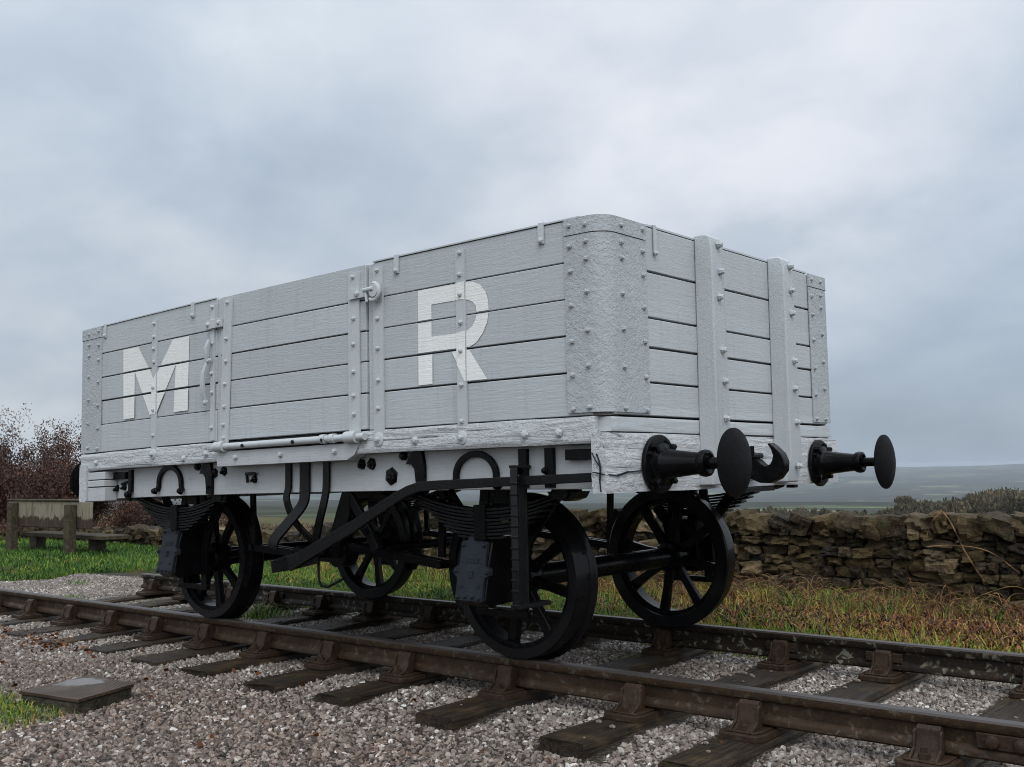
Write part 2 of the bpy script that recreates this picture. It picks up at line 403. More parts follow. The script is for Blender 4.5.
def make_terrain():
    vs = []; fs = []; rings = [5.8 * (9500 / 5.8) ** (i / 130) for i in range(131)]; na = 220
    for r in rings:
        for k in range(na + 1):
            a = R_(-86 + 172 * k / na)        # fan opening towards +Y
            x = math.sin(a) * r; y = math.cos(a) * r
            vs.append((x + 0, y, 0))
    vs = [(x * 1.0 - 2, max(y, 5.8) if math.hypot(x, y) < 7 else y + 0.0) for x, y, _ in vs]
    vs = [(x, max(y, 5.8)) for x, y in vs]
    P = [(x, y, far_z(x, y)) for x, y in vs]
    for i in range(len(rings) - 1):
        for k in range(na):
            a = i * (na + 1) + k; fs.append((a, a + 1, a + na + 2, a + na + 1))
    me = bpy.data.meshes.new('valley_terrain'); me.from_pydata(P, [], fs)
    me.polygons.foreach_set('use_smooth', [True] * len(fs))
    return tag(link('valley_terrain', me, 'fields'), kind='structure')
make_terrain()
# plateau on the other sides, so nothing ends in mid air
pl = MB()
for (x0, x1, y0, y1) in ((-600, -40, -500, 5.8), (14, 600, -500, 5.8), (-40, 14, -500, -9)):
    pl.raw([(x0, y0, -.28), (x1, y0, -.28), (x1, y1, -.28), (x0, y1, -.28)], [(0, 1, 2, 3)])
tag(pl.build('plateau_ground', 'turf'), kind='structure')

# ---------------------------------------------------------------- gravel stones (geometry nodes, uncountable)
def stone_mat():
    m, t, b = newmat('limestone_chippings'); oi = t.add('ShaderNodeObjectInfo').outputs['Random']; p = pos(t)
    xyz = t.add('ShaderNodeSeparateXYZ', {0: p})
    warm = t.ramp(oi, [(0, (.046, .033, .027)), (.18, (.135, .090, .068)), (.40, (.215, .155, .122)), (.58, (.28, .218, .180)), (.72, (.120, .098, .085)), (.87, (.37, .31, .262)), (.968, (.62, .58, .54))], 'CONSTANT')
    pale = t.ramp(oi, [(0, (.08, .068, .058)), (.18, (.20, .165, .14)), (.4, (.31, .27, .235)), (.62, (.22, .18, .15)), (.8, (.40, .365, .325)), (.94, (.66, .64, .60))], 'CONSTANT')
    yy = t.math('ADD', xyz.outputs[1], t.math('MULTIPLY', t.noise(p, 1.3, 4), .9))
    f = t.ramp(t.math('MULTIPLY', t.math('ADD', yy, 3.0), .25), [(.43, 0.0), (.57, .85)])
    c = t.mix(f, warm, pale)
    c = t.mix(t.ramp(t.noise(p, .9, 5, .6), [(.42, .0), (.68, .6)]), c, (.10, .075, .062))
    c = t.mix(t.math('MULTIPLY', t.ramp(t.noise(p, 90, 3), [(.4, 0.0), (.7, 1.0)]), .45), c, (.07, .056, .044))
    t.l.new(c, b.inputs['Base Color']); b.inputs['Roughness'].default_value = .55; b.inputs['Specular IOR Level'].default_value = .4
    return m
M['stones'] = stone_mat()
def gn_stones(name, obj, density, size, seed):
    ng = bpy.data.node_groups.new(name + '_nodes', 'GeometryNodeTree')
    ng.interface.new_socket('Geometry', in_out='INPUT', socket_type='NodeSocketGeometry')
    ng.interface.new_socket('Geometry', in_out='OUTPUT', socket_type='NodeSocketGeometry')
    N = ng.nodes; L = ng.links
    gi = N.new('NodeGroupInput'); go = N.new('NodeGroupOutput')
    dp = N.new('GeometryNodeDistributePointsOnFaces'); dp.inputs['Density'].default_value = density; dp.inputs['Seed'].default_value = seed
    L.new(gi.outputs[0], dp.inputs['Mesh'])
    g2i = N.new('GeometryNodeGeometryToInstance')
    for k in range(6):
        ico = N.new('GeometryNodeMeshIcoSphere'); ico.inputs['Subdivisions'].default_value = 2 if k < 2 else 1; ico.inputs['Radius'].default_value = 1
        sp = N.new('GeometryNodeSetPosition')
        nt = N.new('ShaderNodeTexNoise'); nt.inputs['Scale'].default_value = .75; nt.inputs['Detail'].default_value = 2; nt.noise_dimensions = '4D'; nt.inputs['W'].default_value = k * 5.3
        sub = N.new('ShaderNodeVectorMath'); sub.operation = 'SUBTRACT'; sub.inputs[1].default_value = (.5, .5, .5)
        mul = N.new('ShaderNodeVectorMath'); mul.operation = 'MULTIPLY'; mul.inputs[1].default_value = (2.4, 2.4, 1.9)
        L.new(nt.outputs['Color'], sub.inputs[0]); L.new(sub.outputs[0], mul.inputs[0]); L.new(mul.outputs[0], sp.inputs['Offset'])
        L.new(ico.outputs[0], sp.inputs['Geometry'])
        ss = N.new('GeometryNodeSetShadeSmooth'); ss.inputs['Shade Smooth'].default_value = False
        mt = N.new('GeometryNodeSetMaterial'); mt.inputs['Material'].default_value = M['stones']
        L.new(sp.outputs[0], ss.inputs[0]); L.new(ss.outputs[0], mt.inputs[0]); L.new(mt.outputs[0], g2i.inputs[0])
    io = N.new('GeometryNodeInstanceOnPoints'); io.inputs['Pick Instance'].default_value = True
    L.new(dp.outputs[0], io.inputs['Points']); L.new(g2i.outputs[0], io.inputs['Instance'])
    rv = N.new('FunctionNodeRandomValue'); rv.data_type = 'FLOAT_VECTOR'
    rv.inputs[0].default_value = (0, 0, 0); rv.inputs[1].default_value = (6.28, 6.28, 6.28)
    L.new(rv.outputs[0], io.inputs['Rotation'])
    sv = N.new('FunctionNodeRandomValue'); sv.data_type = 'FLOAT_VECTOR'; sv.inputs['Seed'].default_value = 3
    sv.inputs[0].default_value = (size * .38,) * 3; sv.inputs[1].default_value = (size * 1.35, size * 1.15, size * .9)
    L.new(sv.outputs[0], io.inputs['Scale']); L.new(io.outputs[0], go.inputs[0])
    md = obj.modifiers.new('stones', 'NODES'); md.node_group = ng
def in_slab(x, y): return False
SLEEPERS = [-4.6, -3.95, -3.27, -2.63, -2.0, -1.37, -.72, -.06, .60, 1.35, 2.14, 2.74, 3.50, 4.2, 4.9, 5.6]
def stones_z(x, y):
    z = ground_z(x, y) - .004
    if abs(y) < 1.35 and -5.2 < x < 6:
        d = min(abs(x - s) for s in SLEEPERS)
        if d < .15: z -= .03 - .036 * sm(-.5, -2.5, x) * (.5 + .5 * noise.noise(Vector((x * 5, y * 5, 1))))
    return z
a1 = grid_mesh('gravel', -9.5, 4.6, -3.6, 1.35, .06, stones_z, 'stones', keep=lambda x, y: y < grass_edge(x) + .05 and not (x < -1.5 - (y + 3.6) * 1.6 and y < -.2))
tag(a1, kind='stuff'); gn_stones('gravel', a1, 3000, .0162, 1)

# ---------------------------------------------------------------- haze
hz = bpy.data.materials.new('valley_haze'); hz.use_nodes = True; h = NT(hz.node_tree); h.n.clear()
pv = h.add('ShaderNodeVolumePrincipled', {'Color': (.69, .755, .84, 1), 'Density': .000115, 'Anisotropy': .1})
h.l.new(pv.outputs[0], h.add('ShaderNodeOutputMaterial').inputs['Volume'])
me = bpy.data.meshes.new('haze')
mb = MB().box(-9800, 9800, -700, 9900, -170, 3.4); me.from_pydata(mb.v, [], mb.f)
bm = bmesh.new(); bm.from_mesh(me); bmesh.ops.recalc_face_normals(bm, faces=bm.faces[:]); bm.to_mesh(me); bm.free()
ho = bpy.data.objects.new('haze', me); S.collection.objects.link(ho); me.materials.append(hz); tag(ho, kind='stuff')

# ================================================================ TRACK
def rail_section():
    # bullhead rail, rail top at z 0
    half = [(.0, .0), (.026, 0), (.034, -.008), (.035, -.030), (.028, -.042), (.010, -.050), (.009, -.100), (.028, -.112), (.033, -.122), (.033, -.138), (.026, -.146), (0, -.146)]
    return half[1:-1] + [(-a, b) for a, b in half[1:-1]][::-1]
def make_rail(y, x0, x1, mat, label):
    mb = MB(); sec = [(y + a, z) for a, z in rail_section()]; n = len(sec)
    xs = np.linspace(x0, x1, 40); vs = []
    for x in xs: vs += [(x, a, z) for a, z in sec]
    fs = []; mi = []
    for i in range(len(xs) - 1):
        for k in range(n):
            fs.append((i * n + k, i * n + (k + 1) % n, (i + 1) * n + (k + 1) % n, (i + 1) * n + k)); mi.append(1 if k in (n - 1, 0, n - 2) else 0)
    fs += [tuple(range(n)), tuple((len(xs) - 1) * n + k for k in range(n))]; mi += [0, 0]
    mb.v = vs; mb.f = fs; mb.m = mi
    o = mb.build('rail', [mat, 'rail_top']); return tag(o, label, 'rail')
make_rail(-.7525, -5.05, 7.5, 'rail', 'brown rusty rail nearest the viewer, running across the foreground')
make_rail(.7525, -4.86, 7.5, 'rail_lichen', 'darker rail beyond the wagon, along the grass strip by the stone wall')
# chairs
def make_chair():
    root = empty('rail_chair')
    mb = MB()
    out = [(-.19, -.085), (-.15, -.105), (.15, -.105), (.19, -.085), (.19, .085), (.15, .105), (-.15, .105), (-.19, .085)]   # x here = across track
    mb.prism([(b, a) for a, b in out], 'z', -.186, -.158)
    mb.prism([(b * .8, a * .85) for a, b in out], 'z', -.158, -.150)
    for s in (-1, 1):
        # jaw: curved upright hugging the web, wide foot
        prof = [(s * .150, -.155), (s * .105, -.130), (s * .086, -.085), (s * .080, -.048), (s * .064, -.036), (s * .040, -.044), (s * .030, -.075), (s * .040, -.155)]
        wd = .046 if s < 0 else .042
        mb.prism(prof, 'x', -wd, wd)
        for q in (-1, 1):
            mb.prism([(s * .165, -.152), (s * .105, -.118), (s * .092, -.06), (s * .075, -.05), (s * .08, -.152)], 'x', q * (wd + .004) - .006, q * (wd + .004) + .006)
    mb.build('chair_casting', 'chair', root, bevel=.004)
    b = MB(); b.lathe([(-.155, .024), (-.128, .024), (-.126, .015), (-.105, .013)], (0, -.13, 0), 'z', 6); b.build('coach_screw', 'chair', root, smooth=20)
    b = MB(); b.lathe([(-.155, .024), (-.128, .024), (-.126, .015), (-.105, .013)], (0, .13, 0), 'z', 6); b.build('coach_screw', 'chair', root, smooth=20)
    k = MB(); k.box(-.09, .11, .013, .036, -.105, -.055); k.build('oak_key', 'sleeper', root, bevel=.005)
    return root
def kids(o): return [c for c in bpy.data.objects if c.parent == o]
KID = {}
def copy_tree(o, parent=None):
    c = o.copy(); S.collection.objects.link(c); c.parent = parent
    for ch in KID.get(o.name) or kids(o): copy_tree(ch, c)
    return c
NORD = ['first', 'second', 'third', 'fourth', 'fifth', 'sixth', 'seventh', 'eighth', 'ninth', 'tenth', 'eleventh', 'twelfth', 'thirteenth', 'fourteenth', 'fifteenth', 'sixteenth']
proto = make_chair(); first = True
vis = [x for x in SLEEPERS]
rot_off = {s: (.07 if s < -1 else .03) for s in SLEEPERS}
for i, x in enumerate(SLEEPERS):
    for s, nm in ((-1, 'nearer rail'), (1, 'far rail')):
        if s > 0 and x > 4.5 or s < 0 and x > 4.9: continue
        c = proto if first else copy_tree(proto); first = False
        c.location = (x, s * .7525, 0); c.rotation_euler.z = 0 if s < 0 else math.pi
        tag(c, 'rusty rail chair under the %s, %s sleeper from the left track end' % (nm, NORD[i]), 'rail chair', 'rail chairs on the sleepers')
# sleepers
for i, x in enumerate(SLEEPERS):
    mb = MB(); w2 = .125 + jit(.008); n = 14
    ye = -1.37 + jit(.025); yf = 1.33 + jit(.03)
    vs = []; fs = []
    for k in range(n + 1):
        y = ye + (yf - ye) * k / n
        for dx, dz in ((-w2, -.32), (w2, -.32), (w2, -.20), (w2 - .012, -.186), (w2 * .4, -.184), (-w2 * .4, -.184), (-w2 + .012, -.187), (-w2, -.20)):
            vs.append((dx + jit(.004), y + (jit(.012) if k in (0, n) else 0), dz + (jit(.004) if dz > -.25 else 0)))
    for k in range(n):
        for q in range(8): fs.append((k * 8 + q, k * 8 + (q + 1) % 8, (k + 1) * 8 + (q + 1) % 8, (k + 1) * 8 + q))
    fs += [tuple(range(8)), tuple(n * 8 + q for q in range(8))]
    mb.raw(vs, fs); o = mb.build('sleeper', 'sleeper', smooth=25)
    o.location = (x, 0, -.004 if x < 1 else 0.0); o.rotation_euler.z = (.11 if x < -1.2 else .05 if x < .3 else 0) + jit(.01)
    o.name = 'sleeper'
    tag(o, 'weathered brown timber sleeper, the %s from the left track end' % NORD[i], 'sleeper', 'timber sleepers under the rails')
mb = MB(); cube = bmesh.new(); bmesh.ops.create_icosphere(cube, subdivisions=1, radius=1); iv = [v.co.copy() for v in cube.verts]; ifc = [tuple(v.index for v in f.verts) for f in cube.faces]; cube.free()
for _ in range(150):
    sx = rnd.choice(SLEEPERS[:13]); y = rnd.uniform(-1.3, 1.2)
    if .55 < abs(y) < .97: continue
    x = sx + rnd.uniform(-.11, .11); q = rnd.uniform(.006, .016)
    mb.raw([(x + v.x * q * 1.3, y + v.y * q, -.186 + q * .5 + v.z * q * .7) for v in iv], ifc)
tag(mb.build('loose_stones', 'stones', smooth=10), kind='stuff')
# fishplate on near rail at right
fp = MB(); fp.box(3.66, 4.12, -.785, -.766, -.104, -.046, 0)
fpo = fp.build('fishplate', 'chair', bevel=.004)
for xx in (3.72, 3.82, 3.96, 4.06):
    b = MB(); b.lathe([(0, .026), (-.012, .026), (-.02, .022), (-.024, .012)], (xx, -.785, -.075), 'y', 16); b.build('fish_bolt', 'chair', fpo)
tag(fpo, 'rusty bolted joint plate on the near rail at the bottom right corner', 'fishplate')

# ================================================================ THE WAGON
wag = tag(empty('goods_wagon', (0, 0, 0)), 'light grey open plank wagon lettered M R on black wheels', 'railway wagon')
Y0 = -.054; YN = -1.211; YF = 1.125; XE = 2.31; TH = .055
ZT, ZB = 2.087, 1.190
GS = [1.895, 1.725, 1.558, 1.389]          # plank joints on the sides
GE = [1.875, 1.655, 1.514, 1.350]          # and on the ends
def planks_side(x0, x1, y, gaps, name, parent=wag, s=-1, gap=.003, mat='board'):
    """planks with open joints; s=-1 near side (outer face at y), +1 far side"""
    mb = MB(); z = [ZT] + gaps + [ZB]
    for i in range(5):
        zt = z[i] - (gap if i else 0) + jit(.0015); zb = z[i + 1] + gap + jit(.0015); of = jit(.0035)
        yo = y + of
        a, b = (yo, yo + TH) if s < 0 else (yo - TH, yo)
        mb.box(x0, x1, a, b, zb, zt, 0, nx=8)
    o = mb.build(name, mat, parent, deform=True, bevel=.004)
    return o
planks_side(-2.30, -.655, YN, GS, 'side_panel')
planks_side(.80, 2.23, YN, GS, 'side_panel')
planks_side(-2.30, 2.25, YF, GS, 'side_panel', s=1)
# door, hinged between the two fixed bays
door = planks_side(-.605, .745, YN - .006, GS, 'side_door')
door['label'] = 'five plank drop door between the letters'
for a, b in ((-.655, -.612), (.752, .80)):
    mb = MB(); mb.box(a, b, YN + .004, YN + .05, 1.19, 2.085); mb.build('door_post', 'board', wag, deform=True, bevel=.004)
# dark backing sheets added behind the planks to keep the joints dark
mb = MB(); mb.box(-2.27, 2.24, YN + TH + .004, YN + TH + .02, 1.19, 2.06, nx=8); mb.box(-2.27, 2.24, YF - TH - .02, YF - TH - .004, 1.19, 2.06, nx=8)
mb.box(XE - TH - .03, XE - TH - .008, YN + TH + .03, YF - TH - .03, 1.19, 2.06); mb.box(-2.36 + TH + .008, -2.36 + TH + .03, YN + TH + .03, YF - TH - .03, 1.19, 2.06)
mb.build('dark_backing', 'dark', wag, deform=True)
mb = MB(); mb.box(-2.27, 2.24, YN + .08, YF - .08, 1.15, 1.185, nx=8); mb.build('floor', 'inner', wag, deform=True)
def planks_end(x, s, name):
    mb = MB(); z = [ZT] + GE + [ZB]
    for i in range(5):
        of = jit(.003); g = .005
        zt = z[i] - (g if i else 0); zb = z[i + 1] + g; xo = x + of
        a, b = (xo - TH, xo) if s > 0 else (xo, xo + TH)
        mb.box(a, b, YN + .055, YF - .055, zb, zt + .0)
    return mb.build(name, 'board_end', wag, deform=True, bevel=.004)
planks_end(XE, 1, 'end_panel'); planks_end(-2.36, -1, 'end_panel')
# rounded corner plates wrapping the corners
def corner_plate(cx, cy, sx, sy, lx, ly, z0, z1, t=.007, r=.085, bolts=True, band=True):
    """outer corner (virtual) at cx,cy; legs of length lx along x and ly along y"""
    def path(off):
        P = [(cx - sx * lx, cy + sy * off)]
        for k in range(9):
            a = math.pi / 2 * k / 8
            P.append((cx - sx * r + sx * (r + off) * math.sin(a), cy - sy * r + sy * (r + off) * math.cos(a)))
        P.append((cx + sx * off, cy - sy * ly)); return P
    root = None
    def shell(za, zb, tt, nm):
        o_, i_ = path(tt), path(.0005); mb = MB(); n = len(o_)
        zs = [za, zb]; vs = [(x, y, z) for z in zs for (x, y) in o_] + [(x, y, z) for z in zs for (x, y) in i_]
        fs = []
        for k in range(n - 1):
            fs += [(k, k + 1, n + k + 1, n + k), (2 * n + k, 2 * n + k + 1, 3 * n + k + 1, 3 * n + k), (k, k + 1, 2 * n + k + 1, 2 * n + k), (n + k, n + k + 1, 3 * n + k + 1, 3 * n + k)]
        fs += [(0, n, 3 * n, 2 * n), (n - 1, 2 * n - 1, 4 * n - 1, 3 * n - 1)]
        mb.raw(vs, fs); return mb
    mb = shell(z0, z1 - .075, t, 'p')
    if band:
        m2 = shell(z1 - .071, z1 + .004, t + .003, 'b'); mb.raw(m2.v, m2.f)
    zr = [1.222, 1.37, 1.53, 1.69, 1.85, 1.96]
    zr2 = [1.228, 1.41, 1.575, 1.74, 1.90, 1.975]
    for fx in (.035, lx * .58): 
        for z in (zr if fx < .1 else zr2) + [z1 - .03]:
            mb.bolt((cx - sx * lx + sx * fx, cy + sy * (t + .001), z + jit(.006)), (0, sy, 0), .0105, .015)
    for fy in (.035, ly * .62):
        for z in (zr2 if fy > .1 else zr) + [z1 - .03]:
            mb.bolt((cx + sx * (t + .001), cy - sy * ly + sy * fy, z + jit(.006)), (sx, 0, 0), .0105, .015)
    o = mb.build('corner_plate', 'plate', wag, deform=True, smooth=30)
    # timber core of the rounded corner
    return o
PXN, PXF = XE + .004, -2.37
corner_plate(PXN, YN - .002, 1, -1, .215, .335, 1.205, 2.087)
corner_plate(PXN, YF + .002, 1, 1, .262, .255, 1.205, 2.087, r=.03)
corner_plate(PXF, YN - .002, -1, -1, .295, .25, 1.195, 2.087, r=.03)
corner_plate(PXF, YF + .002, -1, 1, .295, .25, 1.195, 2.087, r=.03)
# posts inside the rounded corners
for cx, cy in ((XE - .075, YN + .075), (XE - .075, YF - .075), (-2.27, YN + .07), (-2.27, YF - .07)):
    mb = MB(); mb.lathe([(1.19, .068), (2.083, .068)], (cx, cy, 0), 'z', 24); mb.build('corner_post', 'inner', wag, deform=True)
# straps with bolt heads
def strap(x, z0, z1, w, zb, name='strap', y=YN, t=.010, parent=wag, foot=None, lean=0, mat='band', bump_r=.011, s=-1):
    mb = MB(); n = 6
    pts = [(x + lean * (1 - i / n) , y + s * t / 2 + s * .001, z0 + (z1 - z0) * i / n) for i in range(n + 1)]
    mb.bar(pts, w, t, side=(1, 0, 0))
    for z in zb: mb.bolt((x + lean * (z1 - z) / (z1 - z0) + jit(.003), y + s * (t + .001), z), (0, s, 0), bump_r, .016)
    if foot:
        mb.lathe([(0, foot), (s * .016, foot), (s * .020, foot * .8)], (x + lean, y, z0), 'y', 18)
        mb.bolt((x + lean, y + s * .02, z0), (0, s, 0), .014, .018)
    return mb.build(name, mat, parent, deform=True)
strap(-1.373, 1.145, 2.045, .058, [2.02, 1.85, 1.93, 1.76, 1.59, 1.44, 1.27], 'strap', foot=.034)
strap(1.447, 1.120, 2.055, .062, [2.04, 1.93, 1.83, 1.69, 1.55, 1.38, 1.20], 'strap', foot=.034)
strap(-.695, 1.20, 2.06, .045, [2.04, 1.95, 1.81, 1.62, 1.50, 1.28], 'door_post_strap')
strap(.842, 1.135, 2.065, .075, [2.04, 1.90, 1.78, 1.62, 1.45, 1.30], 'door_post_strap', foot=.038, lean=.0)
yd = YN - .008
d1 = strap(-.515, 1.165, 2.065, .085, [2.045, 1.82, 1.68, 1.54, 1.40, 1.29, 1.21], 'door_strap', y=yd, parent=door, lean=-.045)
d2 = strap(.655, 1.165, 2.05, .088, [2.03, 1.80, 1.66, 1.51, 1.38, 1.28], 'door_strap', y=yd, parent=door)
# hinge knuckles and hinge rod
mb = MB()
mb.tube([(-.60, YN - .035, 1.155), (.76, YN - .035, 1.155)], .020, 14)
mb.build('hinge_rod', 'band', wag, deform=True)
for x, l, r_ in ((-.565, .045, .033), (.655, .045, .033), (.42, .02, .026), (.50, .02, .026)):
    mb = MB(); mb.tube([(x - l, YN - .037, 1.155), (x + l, YN - .037, 1.155)], r_, 14); mb.build('hinge_knuckle', 'band', wag, deform=True)
for x in (-.31, .17, .43):
    mb = MB(); mb.bolt((x, YN - .058, 1.15), (0, -1, -.2), .010, .008); mb.build('rivet', 'dark', wag, deform=True)
# board below the door
mb = MB(); mb.prism([(-.622, 1.035), (.60, 1.035), (.66, 1.062), (.70, 1.125), (-.622, 1.125)], 'y', YN - .022, YN + .06)
for x in (-.42, .02, .50): mb.bolt((x, YN - .022, 1.085), (0, -1, 0), .016, .02)
mb.build('step_board', 'frame', wag, deform=True, bevel=.004)
# latches: left chain and hasp, right cotter and hook
mb = MB(); mb.box(-.735, -.57, YN - .030, YN - .016, 1.90, 1.955)
for x in (-.715, -.60): mb.bolt((x, YN - .030, 1.928), (0, -1, 0), .014, .014)
mb.build('hasp', 'band', wag, deform=True, bevel=.003)
mb = MB(); pts = [(-.70, YN - .03, 1.83), (-.705, YN - .05, 1.78), (-.70, YN - .045, 1.73), (-.715, YN - .04, 1.70)]
mb.bar(pts, .028, .014, side=(1, 0, 0)); pts = [(-.715, YN - .035, 1.69), (-.735, YN - .05, 1.62), (-.745, YN - .05, 1.50), (-.735, YN - .03, 1.44)]
mb.bar(pts, [.024, .034, .038, .022], .014, side=(1, 0, 0)); mb.bolt((-.735, YN - .03, 1.44), (0, -1, 0), .016, .018); mb.bolt((-.70, YN - .03, 1.70), (0, -1, 0), .016, .018)
mb.build('chain_link', 'band', wag, deform=True)
mb = MB(); mb.box(.63, .80, YN - .034, YN - .018, 1.905, 1.955); mb.bolt((.70, YN - .034, 1.93), (0, -1, 0), .016, .014)
mb.lathe([(0, .02), (-.03, .02), (-.032, .034), (-.046, .034)], (.855, YN - .012, 1.925), 'y', 18)
mb.tube([(.775, YN - .05, 1.935), (.86, YN - .055, 1.935)], .013, 10); mb.tube([(.79, YN - .05, 1.93), (.80, YN - .052, 1.87)], .008, 8)
mb.tube([(.845 + .045 * math.cos(a), YN - .045, 1.92 + .045 * math.sin(a)) for a in np.linspace(-2.2, 1.6, 12)], .011, 8)
mb.build('door_latch', 'band', wag, deform=True)
# thin capping strips on the top edges and their clips
def capping(x0, x1, y, s):
    mb = MB(); mb.box(x0, x1, y - .008, y + .06, ZT + .003, ZT + .010, nx=8)
    return mb.build('capping_strip', 'band', wag, deform=True)
capping(-2.34, -.66, YN, -1); capping(.80, 2.19, YN, -1); 
mb = MB(); mb.box(-2.36, 2.2, YF - .05, YF + .008, ZT + .003, ZT + .010, nx=8); mb.build('capping_strip', 'band', wag, deform=True)
for s in (-1, 1):
    mb = MB(); x = XE if s > 0 else -2.36; mb.box(min(x, x - s * .06), max(x, x - s * .06), YN + .36 if s > 0 else YN + .26, YF - .25, ZT + .004, ZT + .013); mb.build('capping_strip', 'band', wag, deform=True)
for x in (-2.03, -.92, .985, 1.965):
    mb = MB(); mb.bar([(x, YN + .03, ZT + .014), (x, YN - .006, ZT + .013), (x, YN - .008, ZT - .02), (x, YN - .008, ZT - .085)], .035, .007, side=(1, 0, 0)); mb.bolt((x, YN - .012, ZT - .07), (0, -1, 0), .012, .014)
    mb.build('clip', 'band', wag, deform=True)
mb = MB(); y = YN + .415; mb.bar([(XE - .03, y, ZT + .016), (XE + .008, y, ZT + .014), (XE + .009, y, ZT - .12)], .022, .007, side=(0, 1, 0)); mb.bolt((XE + .012, y, ZT - .12), (1, 0, 0), .010, .012); mb.build('clip', 'band', wag, deform=True)
# end stanchions
def stanchion(y0, y1, s=1):
    x = XE if s > 0 else -2.36; d = .100
    mb = MB(); z0, z1 = .862, 2.115
    xo = [(z0, .078), (1.0, .105), (1.9, .100), (2.05, .098), (2.10, .085), (z1, .055)]
    n = len(xo); vs = []
    for z, dd in xo:
        k = 1 if z < 2.1 else .8
        for (a, b) in ((0.001, y0), (dd, y0 + .006), (dd, y1 - .006), (0.001, y1)): vs.append((x + s * a, b - (.03 if z < 1.0 else .012 * (2.1 - z)) * (1 if b == y0 or b == y0 + .006 else -.4), z))
    fs = [(i * 4 + k, i * 4 + (k + 1) % 4, (i + 1) * 4 + (k + 1) % 4, (i + 1) * 4 + k) for i in range(n - 1) for k in range(4)] + [(0, 1, 2, 3), tuple((n - 1) * 4 + k for k in range(4))]
    mb.raw(vs, fs)
    o = mb.build('end_stanchion', 'stanch', wag, deform=True, bevel=.010)
    b = MB()
    for z in (2.06, 1.925, 1.795, 1.53, 1.375, 1.19, .95): b.bolt((x + s * .106, (y0 + y1) / 2 + jit(.012), z), (s, 0, 0), .015, .022)
    b.build('stanchion_bolt', 'stanch', o, deform=True)
    return o
for y0 in (-.425, .365): stanchion(y0, y0 + .13); stanchion(y0, y0 + .13, -1)
# curb rail, solebars, headstocks
def rough_beam(name, x0, x1, y0, y1, z0, z1, mat, amp, axis='x', nl=60, parent=wag):
    """a split, weathered timber: subdivided box pushed about by noise"""
    bm = bmesh.new(); bmesh.ops.create_cube(bm, size=1)
    L = [x1 - x0, y1 - y0, z1 - z0]; ce = Vector(((x0 + x1) / 2, (y0 + y1) / 2, (z0 + z1) / 2))
    for v in bm.verts: v.co = Vector((v.co.x * L[0], v.co.y * L[1], v.co.z * L[2]))
    ax = 0 if axis == 'x' else 1
    es = [e for e in bm.edges if abs((e.verts[0].co - e.verts[1].co)[ax]) > .9 * L[ax]]
    bmesh.ops.subdivide_edges(bm, edges=es, cuts=nl, use_grid_fill=True)
    es = [e for e in bm.edges if abs((e.verts[0].co - e.verts[1].co).z) > .9 * L[2]]
    bmesh.ops.subdivide_edges(bm, edges=es, cuts=9, use_grid_fill=True)
    for v in bm.verts:
        p = v.co + ce; d = v.co.copy(); n = Vector((0, 0, 0))
        q = Vector((p.x * (2 if ax == 0 else 9), p.y * (9 if ax == 0 else 2), p.z * 22))
        k = noise.noise(q) * .6 + noise.noise(q * 2.3) * .4
        edge = min(abs(abs(d.z) - L[2] / 2), 1)
        out = Vector((0, math.copysign(1, d.y), 0)) if ax == 0 else Vector((math.copysign(1, d.x), 0, 0))
        v.co = p + out * (k * amp) + Vector((0, 0, noise.noise(Vector((p.x * 2.5, p.y * 2.5, 3 + (d.z > 0)))) * amp * .7))
        if edge < .004: v.co -= out * amp * .7
        v.co = Vector(sag(v.co))
    bmesh.ops.recalc_face_normals(bm, faces=bm.faces[:])
    me = bpy.data.meshes.new(name); 
    for f in bm.faces: f.smooth = True
    for e in bm.edges: e.smooth = e.calc_face_angle(0) < R_(50)
    bm.to_mesh(me); bm.free(); return link(name, me, mat, parent)
rough_beam('curb_rail', -2.345, -.60, YN - .012, YN + .16, 1.066, 1.186, 'curb', .009)
rough_beam('curb_rail', .62, 2.245, YN - .012, YN + .16, 1.066, 1.186, 'curb', .009)
rough_beam('curb_rail', -2.36, 2.30, YF - .16, YF + .012, 1.066, 1.186, 'curb', .007)
rough_beam('end_curb', 2.16, XE + .001, YN + .03, YF - .02, 1.118, 1.184, 'board_end', .003, 'y')
rough_beam('end_curb', -2.36, -2.2, YN + .03, YF - .02, 1.118, 1.184, 'board_end', .003, 'y')
for x, z in ((-2.12, 1.12), (-1.0, 1.10), (1.12, 1.12), (1.85, 1.12), (2.05, 1.12), (-.75, 1.12)):
    mb = MB(); mb.bolt((x, YN - .016, z), (0, -1, 0), .017, .016); mb.build('coach_bolt', 'band', wag, deform=True)
YS = -1.125
mb = MB(); mb.box(-2.28, 2.24, YS, YS + .11, .862, 1.066, nx=10); mb.build('solebar', 'frame', wag, deform=True, bevel=.004)
mb = MB(); mb.box(-2.28, 2.24, 1.02, 1.13, .862, 1.066, nx=10); mb.build('solebar', 'frame', wag, deform=True, bevel=.004)
# cross members and floor underside keep the light out
mb = MB()
for x in (-1.0, 0.0, 1.0): mb.box(x - .07, x + .07, YS + .11, 1.02, .90, 1.14)
for y in (-.35, .35): mb.box(-2.2, 2.2, y - .05, y + .05, .92, 1.14)
mb.build('cross_bearer', 'black', wag, deform=True)
rough_beam('headstock', 2.238, 2.315, -1.237, 1.190, .845, 1.112, 'headstock', .006, 'y', 70)
rough_beam('headstock', -2.335, -2.235, -1.237, 1.190, .845, 1.112, 'headstock', .006, 'y', 70)
